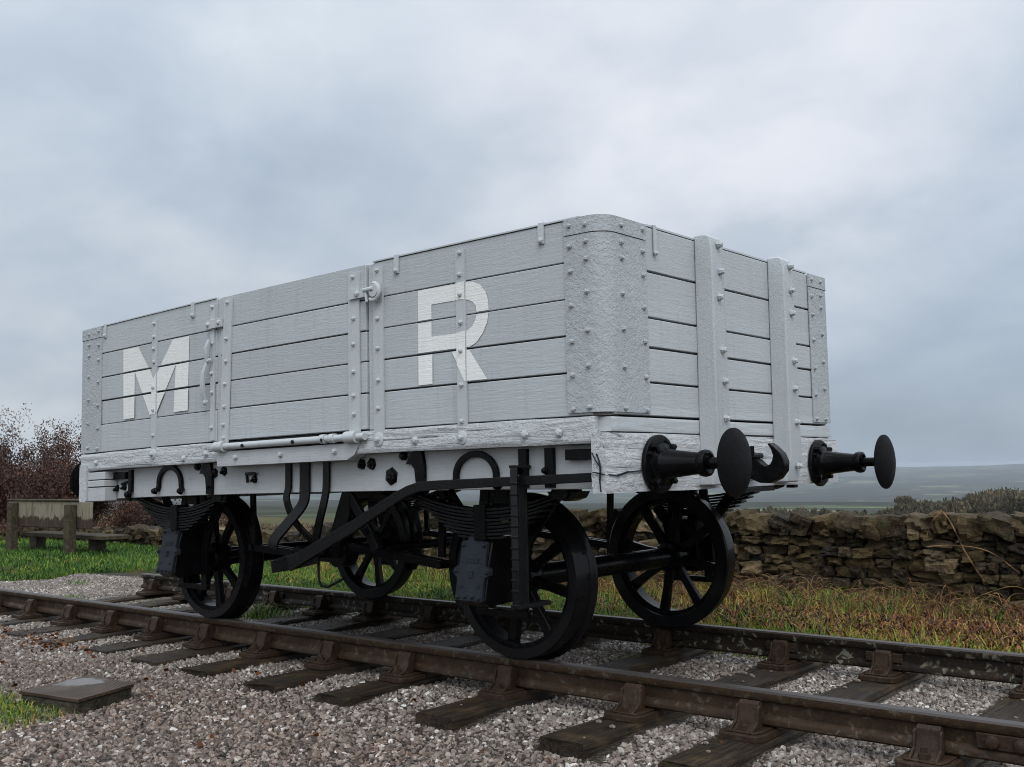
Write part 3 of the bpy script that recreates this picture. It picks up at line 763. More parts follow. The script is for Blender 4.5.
# cracks that run round the near corner of the headstock
mb = MB()
def crack(pts, w, face):
    for a, b in zip(pts[:-1], pts[1:]):
        a = Vector(a); b = Vector(b)
        mb.bar([a, b], w * rnd.uniform(.6, 1.2), .004, side=(0, 0, 1) if abs((b - a).z) < abs((b - a).y + (b - a).x) else ((0, 1, 0) if face == 'x' else (1, 0, 0)))
zc = .935
crack([(2.321, -1.16, zc - .012), (2.321, -1.08, zc + .002), (2.321, -.98, zc + .006), (2.321, -.90, zc + .010)], .008, 'x')
crack([(2.245, -1.244, zc + .004), (2.265, -1.245, zc + .002), (2.30, -1.245, zc - .006), (2.318, -1.215, zc - .008), (2.320, -1.16, zc - .012)], .006, 'y')
crack([(2.27, -1.244, 1.02), (2.285, -1.245, .985), (2.29, -1.245, .95), (2.285, -1.245, .90), (2.29, -1.245, .852)], .007, 'y')
crack([(2.245, -1.2435, 1.025), (2.265, -1.245, .99), (2.285, -1.245, .965)], .004, 'y')
mb.build('timber_crack', 'dark', wag, deform=True)
# packing block behind the far left headstock end
mb = MB(); mb.box(-2.232, -2.0, -1.225, -1.13, 1.0, 1.052); mb.box(-2.232, -2.0, -1.228, -1.13, .95, .994); mb.box(-2.232, -2.0, -1.224, -1.13, .848, .944)
mb.build('packing_block', 'frame', wag, deform=True, bevel=.004)

# ---- letters, cut at the plank joints, with the piece painted over the strap
Mo = [(-1.78, 1.888), (-1.583, 1.888), (-1.375, 1.65), (-1.154, 1.888), (-.961, 1.888), (-.975, 1.408), (-1.14, 1.408), (-1.118, 1.716), (-1.352, 1.412), (-1.432, 1.412), (-1.625, 1.719), (-1.626, 1.404), (-1.769, 1.404)]
Ro = [(1.142, 1.888), (1.42, 1.892), (1.477, 1.892), (1.53, 1.884), (1.578, 1.862), (1.610, 1.825), (1.627, 1.78), (1.629, 1.73), (1.618, 1.675), (1.59, 1.625), (1.545, 1.582), (1.490, 1.56), (1.612, 1.397), (1.467, 1.398), (1.375, 1.556), (1.242, 1.555), (1.240, 1.40), (1.140, 1.40)]
Ri = [(1.240, 1.806), (1.44, 1.806), (1.49, 1.80), (1.525, 1.785), (1.545, 1.76), (1.550, 1.728), (1.542, 1.695), (1.52, 1.665), (1.485, 1.647), (1.43, 1.641), (1.238, 1.641)]
def letter(loops, strap_x, name, letter_label):
    base = bmesh.new()
    for lp in loops:
        vs = [base.verts.new((x, 0, z)) for x, z in lp]
        for i in range(len(vs)): base.edges.new((vs[i], vs[(i + 1) % len(vs)]))
    bmesh.ops.triangle_fill(base, use_beauty=True, edges=base.edges[:])
    def cut(bm, axis, lo, hi):
        for c, keep_hi in ((lo, True), (hi, False)):
            if c is None: continue
            n = Vector((1, 0, 0)) if axis == 'x' else Vector((0, 0, 1))
            g = bm.verts[:] + bm.edges[:] + bm.faces[:]
            bmesh.ops.bisect_plane(bm, geom=g, plane_co=n * c, plane_no=n, clear_inner=keep_hi, clear_outer=not keep_hi)
    me = bpy.data.meshes.new(name); out = bmesh.new()
    bands = [ZT] + GS + [ZB]; sx0, sx1 = strap_x
    def add(bm, y):
        tmp = bpy.data.meshes.new('t'); 
        for v in bm.verts: v.co.y = y; v.co = Vector(sag(v.co))
        bm.to_mesh(tmp); out.from_mesh(tmp); bpy.data.meshes.remove(tmp)
    for i in range(5):
        for lo, hi in ((None, sx0), (sx1, None)):
            b = base.copy(); cut(b, 'z', bands[i + 1] + .007, bands[i] - .007); cut(b, 'x', lo, hi)
            if b.faces: add(b, YN - .0055)
            b.free()
    b = base.copy(); cut(b, 'x', sx0 + .001, sx1 - .001)
    if b.faces: add(b, YN - .0128)
    b.free()
    for f in out.faces:
        f.normal_update()
        if f.normal.y > 0: f.normal_flip()
    out.to_mesh(me); out.free(); base.free()
    o = link(name, me, 'white', wag); o['label'] = letter_label; return o
letter([Mo], (-1.402, -1.344), 'painted_letter', 'white painted letter M')
letter([Ro, Ri], (1.416, 1.478), 'painted_letter', 'white painted letter R')

# ---- buffers
def make_buffer():
    root = empty('buffer')
    a = MB(); a.lathe([(0, .137), (.014, .137), (.018, .132), (.020, .10), (.034, .098), (.045, .074), (.06, .068), (.19, .052), (.225, .049), (.232, .058), (.252, .062), (.268, .058), (.272, .046), (.260, .034)], (0, 0, 0), 'x', 40)
    for k in range(4):
        q = R_(45 + 90 * k); a.bar([(.019, .03 * math.cos(q), .03 * math.sin(q)), (.026, .122 * math.cos(q), .122 * math.sin(q))], .018, .05, side=(0, -math.sin(q), math.cos(q)))
        a.bolt((.018, .112 * math.cos(q + .35), .112 * math.sin(q + .35)), (1, 0, 0), .014, .016)
    a.build('buffer_housing', 'black', root)
    b = MB(); b.lathe([(.20, .026), (.385, .026)], (0, 0, 0), 'x', 20); b.build('buffer_rod', 'black', root)
    c = MB(); R = .153; prof = [(.375, .03), (.383, .06), (.388, R - .01), (.393, R), (.399, R), (.406, R - .015), (.418, R * .7), (.426, R * .4), (.429, .01)]
    c.lathe(prof, (0, 0, 0), 'x', 48); c.build('buffer_head', 'black_disc', root)
    return root
bp = make_buffer(); bp.parent = wag
def put_sub(proto, loc, rz=0, first=False):
    c = proto if first else copy_tree(proto, wag)
    c.location = loc; c.rotation_euler.z = rz; return c
put_sub(bp, (2.322, -.832, .984), 0, True); put_sub(bp, (2.322, .905, .978)); put_sub(bp, (-2.345, -.95, .955), math.pi); put_sub(bp, (-2.345, .84, .945), math.pi)
# ---- draw hook
def hook(s):
    mb = MB(); x = 2.322 if s > 0 else -2.345
    P = lambda q: [(x + s * a, b) for a, b in q]
    body = [(0, 1.005), (.05, 1.012), (.09, 1.0), (.115, .975), (.135, .965), (.16, .975), (.172, .995), (.178, 1.02), (.168, 1.05), (.150, 1.078), (.158, 1.085), (.185, 1.065), (.222, 1.03), (.240, .985), (.235, .94), (.20, .90), (.15, .878), (.10, .88), (.05, .90), (0, .925)]
    mb.prism(P(body), 'y', -.034, .034); 
    mb.prism([(x, .90), (x + s * .018, .90), (x + s * .018, 1.04), (x, 1.04)], 'y', -.10, .10)
    o = mb.build('draw_hook', 'black', wag, bevel=.012)
    m2 = MB(); m2.tube([(x + s * .07, -.06, 1.02), (x + s * .07, .05, 1.02)], .016, 10); m2.tube([(x + s * .075, -.055, 1.02), (x + s * .075, -.055, 1.07)], .012, 8); m2.build('coupling_pin', 'black', o)
hook(1); hook(-1)

# ---- wheels
WR = .411
def make_wheel():
    root = empty('wheel')
    # outer face at y=-.80 side: local +? the wheel stands in the xz plane, outer face towards -y
    t = MB(); prof = [(-.068, WR - .052), (-.068, WR - .004), (-.060, WR), (.045, WR + .004), (.052, WR + .010), (.060, WR + .026), (.070, WR + .028), (.078, WR + .018), (.078, WR - .048), (.05, WR - .056), (-.05, WR - .056)]
    vs = []; fs = []; n = 72; m = len(prof)
    for k in range(n):
        a = 2 * math.pi * k / n
        for y, r in prof: vs.append((math.cos(a) * r, y, math.sin(a) * r))
    for k in range(n):
        for j in range(m): fs.append((k * m + j, k * m + (j + 1) % m, ((k + 1) % n) * m + (j + 1) % m, ((k + 1) % n) * m + j))
    t.raw(vs, fs); t.build('tyre', 'iron', root)
    r2 = MB(); prof = [(-.045, WR - .058), (-.045, WR - .078), (.045, WR - .078), (.045, WR - .058)]
    vs = []; fs = []; m = 4
    for k in range(n):
        a = 2 * math.pi * k / n
        for y, r in prof: vs.append((math.cos(a) * r, y, math.sin(a) * r))
    for k in range(n):
        for j in range(m): fs.append((k * m + j, k * m + (j + 1) % m, ((k + 1) % n) * m + (j + 1) % m, ((k + 1) % n) * m + j))
    r2.raw(vs, fs); r2.build('rim', 'black', root)
    hb = MB(); hb.lathe([(-.075, .055), (-.07, .085), (-.04, .10), (.04, .10), (.075, .085), (.08, .05)], (0, 0, 0), 'y', 32); hb.build('hub', 'black', root)
    sp = MB(); sp.bar([(.08, 0, 0), (.18, 0, 0), (WR - .075, 0, 0)], [.050, .040, .046], [.062, .046, .058], side=(0, 1, 0)); s0 = sp.build('spoke', 'black', root, bevel=.006)
    for k in range(1, 8):
        s = s0.copy(); S.collection.objects.link(s); s.parent = root; s.rotation_euler.y = R_(45 * k)
    return root
wp = make_wheel(); wp.parent = wag
XW = (1.402, -1.359)
for i, x in enumerate(XW):
    a = (math.radians(11), math.radians(-8))[i]
    c = put_sub(wp, (x, -.735, WR), 0, i == 0); c.rotation_euler.y = a
    c = put_sub(wp, (x, .735, WR), math.pi); c.rotation_euler.y = -a
    mb = MB(); mb.lathe([(-1.05, .045), (-.80, .045), (-.79, .062), (-.55, .060), (.55, .060), (.79, .062), (.80, .045), (1.05, .045)], (x, 0, WR), 'y', 24); mb.build('axle', 'black', wag)
# ---- axlebox, spring, axle guard (local origin: wheel centre line at rail level; outer side = -y)
def make_gear():
    parts = []
    # axlebox
    g = empty('axlebox')
    a = MB()
    a.prism([(-.87, .31), (-1.085, .30), (-1.125, .33), (-1.095, .50), (-1.065, .61), (-1.04, .64), (-.87, .64)], 'x', -.10, .10)
    a.prism([(-.88, .66), (-1.055, .655), (-1.045, .69), (-.88, .70)], 'x', -.075, .075)
    a.build('box_body', 'black', g, bevel=.008)
    c = MB(); 
    # cover plate, tilted outward towards the bottom
    f = lambda z: -1.068 - (.62 - z) * .20
    pl = [(-.085, .615), (-.045, .625), (-.04, .655), (.045, .655), (.05, .625), (.085, .615), (.088, .50), (.118, .485), (.12, .455), (.09, .44), (.09, .33), (-.09, .33), (-.09, .44), (-.12, .455), (-.118, .485), (-.088, .50)]
    n = len(pl); vs = [(x, f(z) - .016, z) for x, z in pl] + [(x, f(z) + .012, z) for x, z in pl]
    c.raw(vs, [tuple(range(n)), tuple(range(n, 2 * n))] + [(i, (i + 1) % n, n + (i + 1) % n, n + i) for i in range(n)])
    for x, z in ((-.07, .60), (.07, .60), (-.105, .47), (.105, .47), (-.07, .345), (.07, .345), (-.02, .35), (.025, .35)): c.bolt((x, f(z) - .017, z), (0, -1, .1), .010, .012)
    c.box(-.04, .04, f(.53) - .022, f(.53), .512, .536); c.box(-.015, .015, f(.46) - .024, f(.46), .44, .475); c.box(-.07, -.045, f(.40) - .02, f(.4), .385, .405); c.box(.04, .065, f(.40) - .02, f(.4), .385, .405)
    c.build('axlebox_cover', 'black_soft', g, bevel=.003)
    # spring: leaves
    s = MB(); N = 9
    for k in range(N):
        hl = .54 * (1 - .088 * k); pts = []
        for i in range(17):
            u = -1 + 2 * i / 16; x = u * hl; z = .775 + .105 * (x / .54) ** 2 * .95 - .0175 * k
            pts.append((x, -1.045, z))
        s.bar([(a, b - .004 * (k % 2), c) for a, b, c in pts], .078 - .004 * (k % 3), .0125, side=(0, 1, 0))
    spr = s.build('leaf_spring', 'iron', None, bevel=.002)
    s = MB(); s.box(-.04, .04, -1.095, -.995, .625, .80); s.build('spring_buckle', 'black', spr, bevel=.006)
    for q in (-1, 1):
        sh = MB(); sh.prism([(q * .62, .865), (q * .44, .865), (q * .47, .835), (q * .55, .82), (q * .60, .835)], 'y', -1.10, -1.0)
        sh.tube([(q * .55, -1.11, .855), (q * .55, -.99, .855)], .022, 10); sh.build('spring_shoe', 'black', spr)
    # axle guard (W iron) behind the spring
    w = MB(); y = -.955
    w.bar([(-.42, y, 1.05), (-.40, y, .90), (-.17, y, .62), (-.135, y, .50), (-.135, y, .27)], .022, [.06, .06, .07, .07, .06], side=(0, 1, 0))
    w.bar([(.42, y, 1.05), (.40, y, .90), (.17, y, .62), (.135, y, .50), (.135, y, .27)], .022, [.06, .06, .07, .07, .06], side=(0, 1, 0))
    w.bar([(-.10, y, .90), (-.135, y, .62)], .02, .06, side=(0, 1, 0)); w.bar([(.10, y, .90), (.135, y, .62)], .02, .06, side=(0, 1, 0))
    w.bar([(-.17, y + .002, .255), (.17, y + .002, .255)], .03, .035, side=(0, 1, 0))
    w.box(-.06, .06, y - .02, y + .02, .80, .90)
    wi = w.build('axle_guard', 'black', None, bevel=.003)
    # iron work bolted on the outside of the solebar
    h = MB(); yo = YS - .014
    arch = [(.135 * math.cos(t), yo, .945 + .108 * math.sin(t)) for t in np.linspace(-.12, math.pi + .12, 18)]
    arch = [(.150, yo, .895)] + arch + [(-.150, yo, .895)]
    h.bar(arch, .022, .030, side=(0, 1, 0))
    for q in (-1, 1): h.bolt((q * .155, yo - .014, .895), (0, -1, 0), .020, .026)
    h.build('guard_crown', 'black', wi, bevel=.003)
    return g, spr, wi
g, spr, wi = make_gear()
for o in (g, spr, wi): o.parent = wag
fst = True
for x in XW:
    for s in (-1, 1):
        for pr in (g, spr, wi):
            c = pr if fst else copy_tree(pr, wag)
            c.location = (x + ((.055 if pr is wi else -.01 if pr is g else .03) if s < 0 else 0), 0, 0 if x > 0 else -.02 * (pr is not g)); c.rotation_euler.z = 0 if s < 0 else math.pi
        fst = False
# straps and brackets on the near solebar
yo = YS - .012
def iron(m, name='solebar_strap'): return m.build(name, 'black', wag, deform=True, bevel=.003)
def curved_knee(x, s):
    mb = MB(); mb.bar([(x, yo, 1.058), (x + s * .035, yo, 1.03), (x + s * .055, yo, .98), (x + s * .06, yo, .90), (x + s * .058, yo, .865)], .024, [.15, .10, .072, .06, .06], side=(0, 1, 0))
    mb.bolt((x - s * .055, yo - .012, 1.045), (0, -1, 0), .022, .026); iron(mb, 'solebar_knee')
curved_knee(1.01, 1); curved_knee(-.90, 1)
mb = MB(); mb.bar([(-1.80, yo, 1.055), (-1.80, yo, .90)], .024, .040, side=(0, 1, 0)); mb.bolt((-1.80, yo - .014, .885), (0, -1, 0), .026, .03); iron(mb)
for x in (1.765, 1.925):
    mb = MB(); mb.bar([(x, yo, 1.055), (x, yo, .87)], .024, .050, side=(0, 1, 0)); mb.bolt((x - .02, yo - .014, .95), (0, -1, 0), .014, .02); iron(mb)
for x in (2.14, -1.93):
    mb = MB(); mb.box(x - (.11 if x > 0 else .10), x + (.05 if x > 0 else .09), YS - .035, YS + .001, .995, 1.045); iron(mb, 'solebar_block')
for x, z, r in ((.60, 1.01, .026), (.68, 1.01, .028), (.835, .94, .040), (-.80, 1.0, .026), (-.70, 1.01, .026), (-.85, .92, .024), (-2.0, .935, .022), (-1.90, .94, .022), (-.38, .95, .022)):
    mb = MB(); mb.bolt((x, YS, z), (0, -1, 0), r, .02); mb.bolt((x + .012, YS - .012, z - .01), (0, -1, 0), r * .5, .03); iron(mb, 'solebar_nut')
mb = MB()
mb.bar([(-.46, YS - .012, .985), (-.36, YS - .02, .985), (-.345, YS - .02, .975)], .012, .018, side=(0, 1, 0)); mb.bar([(-.45, YS - .012, .985), (-.44, YS - .012, .93)], .012, .016, side=(0, 1, 0))
iron(mb, 'door_catch')
mb = MB(); mb.bar([(-1.93, YS - .012, .96), (-1.84, YS - .012, .975)], .012, .016, side=(0, 1, 0)); iron(mb, 'cotter_pin')
# door bump springs: flat bars bent outwards under the door
def dspring(pts, w, name='door_spring'):
    m = MB()
    P = [Vector(p) for p in pts]; Q = []
    for i in range(len(P) - 1):
        p0 = P[max(i - 1, 0)]; p1 = P[i]; p2 = P[i + 1]; p3 = P[min(i + 2, len(P) - 1)]
        for k in range(6):
            t = k / 6; Q.append(.5 * ((2 * p1) + (-p0 + p2) * t + (2 * p0 - 5 * p1 + 4 * p2 - p3) * t * t + (-p0 + 3 * p1 - 3 * p2 + p3) * t ** 3))
    Q.append(P[-1]); m.bar(Q, w, .014, side=(1, 0, 0)); return m.build(name, 'black', wag, bevel=.003)
dspring([(-.035, YS - .012, 1.04), (-.035, YS - .014, .90), (-.03, YS - .03, .82), (.03, YS - .02, .70), (.12, YS + .02, .60), (.20, YS + .06, .52)], .052)
dspring([(.115, YS - .012, 1.04), (.118, YS - .014, .90), (.12, YS - .03, .80), (.04, YS - .075, .69), (-.035, YS - .11, .60), (-.045, YS - .115, .545)], .085)
dspring([(.31, YS - .012, 1.04), (.31, YS - .014, .90), (.30, YS - .02, .82), (.255, YS - .02, .70), (.20, YS, .60), (.17, YS + .02, .52)], .055)
# vee hanger and middle gear
mb = MB(); yv = YS + .03
mb.bar([(.44, yv, .88), (.42, yv, .76), (.355, yv, .62), (.33, yv, .50)], .03, [.05, .11, .10, .07], side=(0, 1, 0))
mb.bar([(.44, yv + .004, .87), (.56, yv + .004, .72), (.68, yv + .004, .55)], .03, .055, side=(0, 1, 0))
mb.bar([(-.50, 1.07, .88), (-.10, 1.07, .50)], .03, .05, side=(0, 1, 0)); mb.bar([(.40, 1.07, .88), (-.10, 1.072, .50)], .03, .05, side=(0, 1, 0))
mb.build('vee_hanger', 'black', wag, bevel=.003)
mb = MB(); mb.tube([(.05, -1.15, .50), (.05, 1.08, .50)], .028, 14)
mb.lathe([(-.02, .055), (.03, .055)], (.05, -1.12, .50), 'y', 18)
mb.build('brake_shaft', 'black', wag)
# push rods and brake blocks on the near side, plus the same behind the far wheels
for s in (-1, 1):
    mb = MB(); y = s * .80
    mb.bar([(.06, y - .03, .545), (.90, y - .03, .46)], .018, .045, side=(0, 1, 0)); mb.bar([(.06, y + .03, .545), (.90, y + .03, .46)], .018, .045, side=(0, 1, 0))
    mb.bar([(.03, y - .03, .455), (-.80, y - .03, .50)], .018, .045, side=(0, 1, 0)); mb.bar([(.03, y + .03, .455), (-.80, y + .03, .50)], .018, .045, side=(0, 1, 0))
    mb.tube([(.90, y - .05, .46), (.90, y + .05, .46)], .022, 10); mb.tube([(-.82, y - .05, .50), (-.82, y + .05, .50)], .022, 10)
    mb.lathe([(-.05, .09), (.05, .09)], (.05, y, .50), 'y', 18)
    mb.build('push_rod', 'black', wag)
    for x, q in ((XW[0], -1), (XW[1], 1)):
        mb = MB(); arc = []
        for k in range(9):
            a = R_(-32 + 64 * k / 8); arc.append((x + q * math.cos(a) * (WR + .045), s * .745, WR + .05 + math.sin(a) * (WR + .03)))
        mb.bar(arc, .085, .055, side=(0, 1, 0))
        b = mb.build('brake_block', 'black', wag, bevel=.005)
        m2 = MB(); m2.bar([(x + q * .50, s * .80, .98), (x + q * .52, s * .80, .50)], .018, .045, side=(0, 1, 0)); m2.build('brake_hanger', 'black', b)
# side brake lever with its guard
Q = [(.035, .455), (.12, .487), (.60, .685), (.92, .832), (1.02, .872), (1.10, .892), (1.20, .900), (1.6, .912), (2.2, .930)]
mb = MB(); mb.bar([(x, -1.185, z) for x, z in Q], .022, [.085, .075, .062, .055, .052, .050, .048, .046, .042], side=(0, 1, 0)); mb.build('brake_lever', 'iron', wag, bevel=.004)
mb = MB(); mb.bar([(-.14, -1.175, .43), (.06, -1.175, .47), (.28, -1.175, .50)], .018, [.07, .09, .06], side=(0, 1, 0))
mb.build('lever_boss', 'black', wag, bevel=.004)
mb = MB(); mb.tube([(.19, -1.1, .48), (.195, -1.1, .36), (.215, -1.1, .335), (.27, -1.1, .33), (.36, -1.1, .365), (.41, -1.1, .385)], .008, 8); mb.build('safety_loop', 'black', wag)
mb = MB(); xg = 1.775
mb.bar([(xg, -1.215, .985), (xg, -1.222, .97), (xg + .002, -1.222, .34)], .042, .012, side=(1, 0, 0)); mb.bar([(xg, -1.160, .94), (xg, -1.160, .34)], .05, .010, side=(1, 0, 0))
mb.bar([(xg, -1.225, .985), (xg, -1.13, .985)], .058, .014, side=(1, 0, 0)); mb.bar([(xg, -1.23, .335), (xg, -1.0, .335)], .058, .02, side=(1, 0, 0))
for k in range(11): mb.box(xg - .024, xg + .025, -1.231, -1.222, .40 + k * .05, .412 + k * .05)
mb.bar([(xg, -1.15, .34), (xg - .12, -1.02, .29)], .04, .02, side=(1, 0, 0))
mb.build('lever_guard', 'iron', wag, bevel=.003)
# diagonal stays and the dark gear seen between the frames at the near end
mb = MB()
mb.bar([(2.33, -.10, .842), (2.30, .16, .842)], .06, .02, side=(1, 0, 0)); mb.tube([(-2.3, 0, .95), (2.3, 0, .95)], .025, 10)
mb.build('drawbar_gear', 'black', wag)
mb = MB(); mb.box(2.20, 2.32, .02, .34, .818, .840); mb.box(2.235, 2.285, .65, .7, .825, .843); mb.build('bottom_plate', 'black', wag, deform=True, bevel=.004)
KID.clear()

# ================================================================ DRY-STONE WALL
def wall_mat():
    m, t, b = newmat('gritstone_wall'); p = pos(t); at = t.add('ShaderNodeAttribute', attribute_name='tone').outputs['Fac']
    n = t.noise(p, 7, 6, .62); f = t.noise(p, 38, 6, .65, .5); l = t.noise(p, 15, 5, .6, .6)
    c = t.ramp(at, [(0, (.012, .010, .008)), (.20, (.032, .023, .013)), (.42, (.066, .047, .023)), (.68, (.120, .084, .040)), (.82, (.025, .023, .021)), (1.0, (.27, .195, .11))])
    c = t.mix(t.ramp(n, [(.33, .7), (.48, 0.0)]), c, (.018, .015, .011))
    c = t.mix(t.ramp(f, [(.5, 0.0), (.7, .5)]), c, (.20, .125, .06))
    c = t.mix(t.ramp(l, [(.56, 0.0), (.66, .55)]), c, (.075, .085, .030))
    t.l.new(c, b.inputs['Base Color']); b.inputs['Roughness'].default_value = .8
    bump(t, b, t.math('ADD', f, t.math('MULTIPLY', n, .8)), 1.0, .04); return m
M['wall'] = wall_mat()
def wall_h(x):
    h = .72 + .03 * sm(0, 3, x)
    h -= .34 * sm(-4.0, -7.2, x) + .10 * sm(-7.5, -12, x)
    return h
def wall_base(x): return -.24 + .06 * sm(-5.5, -11, x)
def make_wall():
    V = []; F = []; tones = []
    r = random.Random(3)
    ico = bmesh.new(); bmesh.ops.create_cube(ico, size=1); bmesh.ops.subdivide_edges(ico, edges=ico.edges[:], cuts=4, use_grid_fill=True)
    cv = [v.co.copy() for v in ico.verts]; cf = [tuple(v.index for v in f.verts) for f in ico.faces]; ico.free()
    def stone(cx, cy, cz, lx, ly, lz, tilt, rough=.16):
        o = len(V); sd = Vector((r.uniform(0, 99), r.uniform(0, 99), r.uniform(0, 99))); tn = r.random()
        # irregular quadrilateral face: shear the corners
        ca = [r.uniform(-.22, .22) for _ in range(8)]
        for v in cv:
            q = v * 1.0; nrm = q.normalized() * .5
            q = q.lerp(nrm * 1.18, .22)
            sx = 1 + ca[0] * q.z * 1.6 + ca[1] * q.y; sz = 1 + ca[2] * q.x * 1.8
            q = Vector((q.x * sx + ca[3] * q.z * .6, q.y, q.z * sz + ca[4] * q.x * .5))
            k = noise.noise(q * 2.2 + sd) * rough + noise.noise(q * 5.5 + sd) * rough * .6; k = round(k * 16) / 16 * .5 + k * .5
            q = q + q.normalized() * k
            p = Vector((q.x * lx, q.y * ly, q.z * lz)); p.rotate(Matrix.Rotation(tilt, 3, 'Y'))
            V.append((cx + p.x, cy + p.y, cz + p.z))
        for f in cf: F.append(tuple(o + i for i in f)); tones.append(tn)
    x0, x1 = -26, 7.5; yf = 4.0
    z = -.08; row = 0
    while z < .75:
        hh = r.uniform(.07, .125); x = x0 + r.uniform(0, .2)
        while x < x1:
            big = r.random() < .22
            L = r.uniform(.09, .20) * (1.5 if big else 1); hx = hh * (1.25 if big else r.uniform(.85, 1.1))
            cx = x + L / 2; top = wall_base(cx) + wall_h(cx)
            zc = wall_base(cx) + .02 + (z + .08) + hh / 2
            if zc < top - .11:
                stone(cx, yf + .14 + r.uniform(-.035, .06), zc, L * .93, r.uniform(.22, .30), hx * .97, r.uniform(-.14, .14))
            x += L
        z += hh; row += 1
    # cope stones standing on top
    x = x0
    while x < x1:
        L = r.uniform(.12, .30); cx = x + L / 2; top = wall_base(cx) + wall_h(cx)
        if top - wall_base(cx) > .22: stone(cx, yf + .15 + r.uniform(-.03, .03), top - .055 + r.uniform(-.02, .015), L * 1.08, .34, r.uniform(.13, .20), r.uniform(-.35, .35), .22)
        x += L
    # rear face, coarser
    z = 0
    while z < .6:
        x = x0
        while x < x1:
            L = r.uniform(.2, .4); cx = x + L / 2
            if z < wall_h(cx) - .16: stone(cx, yf + .38, wall_base(cx) + z + .07, L * 1.1, .25, .17, r.uniform(-.1, .1))
            x += L
        z += .15
    # hearting, painted near black to stand for shade in the gaps
    n0 = len(V); xs = np.linspace(x0, x1, 60)
    for x in xs:
        b_, t_ = wall_base(x) - .05, wall_base(x) + wall_h(x) - .15
        V.extend([(x, yf + .15, b_), (x, yf + .40, b_), (x, yf + .38, max(t_, b_ + .03)), (x, yf + .17, max(t_, b_ + .03))])
    for i in range(len(xs) - 1):
        for k in range(4): F.append((n0 + i * 4 + k, n0 + i * 4 + (k + 1) % 4, n0 + i * 4 + 4 + (k + 1) % 4, n0 + i * 4 + 4 + k)); tones.append(0)
    me = bpy.data.meshes.new('dry_stone_wall'); me.from_pydata(V, [], F)
    at = me.attributes.new('tone', 'FLOAT', 'FACE'); at.data.foreach_set('value', tones)
    bm = bmesh.new(); bm.from_mesh(me); bmesh.ops.recalc_face_normals(bm, faces=bm.faces[:])
    for f in bm.faces: f.smooth = True
    for e in bm.edges: e.smooth = e.calc_face_angle(0) < R_(32)
    bm.to_mesh(me); bm.free()
    return tag(link('dry_stone_wall', me, 'wall'), 'low brown dry-stone wall with rough cope stones behind the far rail', 'wall')
make_wall()

# ================================================================ GRASS
def blade_mat():
    m, t, b = newmat('grass_blades'); at = t.add('ShaderNodeAttribute', attribute_name='tone').outputs['Fac']
    c = t.ramp(at, [(0, (.012, .040, .006)), (.22, (.042, .115, .012)), (.40, (.11, .20, .020)), (.55, (.24, .25, .032)), (.70, (.34, .21, .045)), (.84, (.25, .11, .032)), (1, (.09, .032, .015))])
    t.l.new(c, b.inputs['Base Color']); b.inputs['Roughness'].default_value = .5
    b.inputs['Subsurface Weight'].default_value = 0
    return m
M['blade'] = blade_mat()
def make_blades(name, pts, mat='blade', wmul=1.0):
    """pts: array of x,y,z,height,width,lean,tone"""
    P = np.array(pts); n = len(P); g = np.random.default_rng(5)
    az = g.uniform(0, 2 * np.pi, n); ln = P[:, 5]; dx, dy = np.cos(az), np.sin(az); wa = g.uniform(0, 2 * np.pi, n); wx, wy = np.cos(wa) * P[:, 4] / 2, np.sin(wa) * P[:, 4] / 2
    V = np.zeros((n, 5, 3)); X, Y, Z, H = P[:, 0], P[:, 1], P[:, 2], P[:, 3]
    V[:, 0] = np.stack([X - wx, Y - wy, Z - .01], 1); V[:, 1] = np.stack([X + wx, Y + wy, Z - .01], 1)
    mx, my = X + dx * ln * H * .35, Y + dy * ln * H * .35
    V[:, 2] = np.stack([mx + wx * .8, my + wy * .8, Z + H * .6], 1); V[:, 3] = np.stack([mx - wx * .8, my - wy * .8, Z + H * .6], 1)
    V[:, 4] = np.stack([X + dx * ln * H, Y + dy * ln * H, Z + H * (1 - .35 * ln)], 1)
    me = bpy.data.meshes.new(name); me.vertices.add(n * 5); me.vertices.foreach_set('co', V.ravel())
    b = np.arange(n)[:, None] * 5
    lv = np.concatenate([b + np.array([0, 1, 2, 3]), b + np.array([3, 2, 4])], 1).ravel()
    me.loops.add(len(lv)); me.loops.foreach_set('vertex_index', lv)
    me.polygons.add(2 * n); st = (np.arange(n)[:, None] * 7 + np.array([0, 4])).ravel(); me.polygons.foreach_set('loop_start', st)
    me.update(calc_edges=True)
    at = me.attributes.new('tone', 'FLOAT', 'FACE'); at.data.foreach_set('value', np.repeat(np.clip(P[:, 6], 0, 1), 2))
    return tag(link(name, me, mat), kind='stuff')
pts = []; rg = random.Random(11)
def field_tone(x, y):
    n = noise.noise(Vector((x * 1.4, y * 1.4, 0))) * .9 + noise.noise(Vector((x * 4.2, y * 4.2, 4))) * .7
    d = sm(1.6, 3.2, y) * sm(-4.2, -1.5, x)          # brown litter in front of the wall
    e = sm(1.5, 3.0, x) * .22
    return .30 + .30 * n + .42 * sm(2.3, 3.5, y) * sm(-4.2, -1.5, x) + .30 * sm(.8, 2.6, x) * sm(1.3, 2.1, y) + .10 * sm(-1.5, .5, x)
# strip between far rail and wall
for _ in range(150000):
    x = rg.uniform(-8.5, 3.6); y = rg.uniform(.95, 4.05)
    if y < grass_edge(x) + rg.uniform(-.06, .1): continue
    # keep only what can be seen: skip the part that would be off the right of the picture
    t = field_tone(x, y) + rg.gauss(0, .13)
    h = rg.uniform(.018, .05) * (1 + .5 * sm(2.4, 3.6, y)) * (rg.uniform(1.8, 4) if rg.random() < .06 else 1)
    pts.append((x, y, ground_z(x, y) + .012, h, rg.uniform(.004, .008), rg.uniform(.2, 1.3), t))
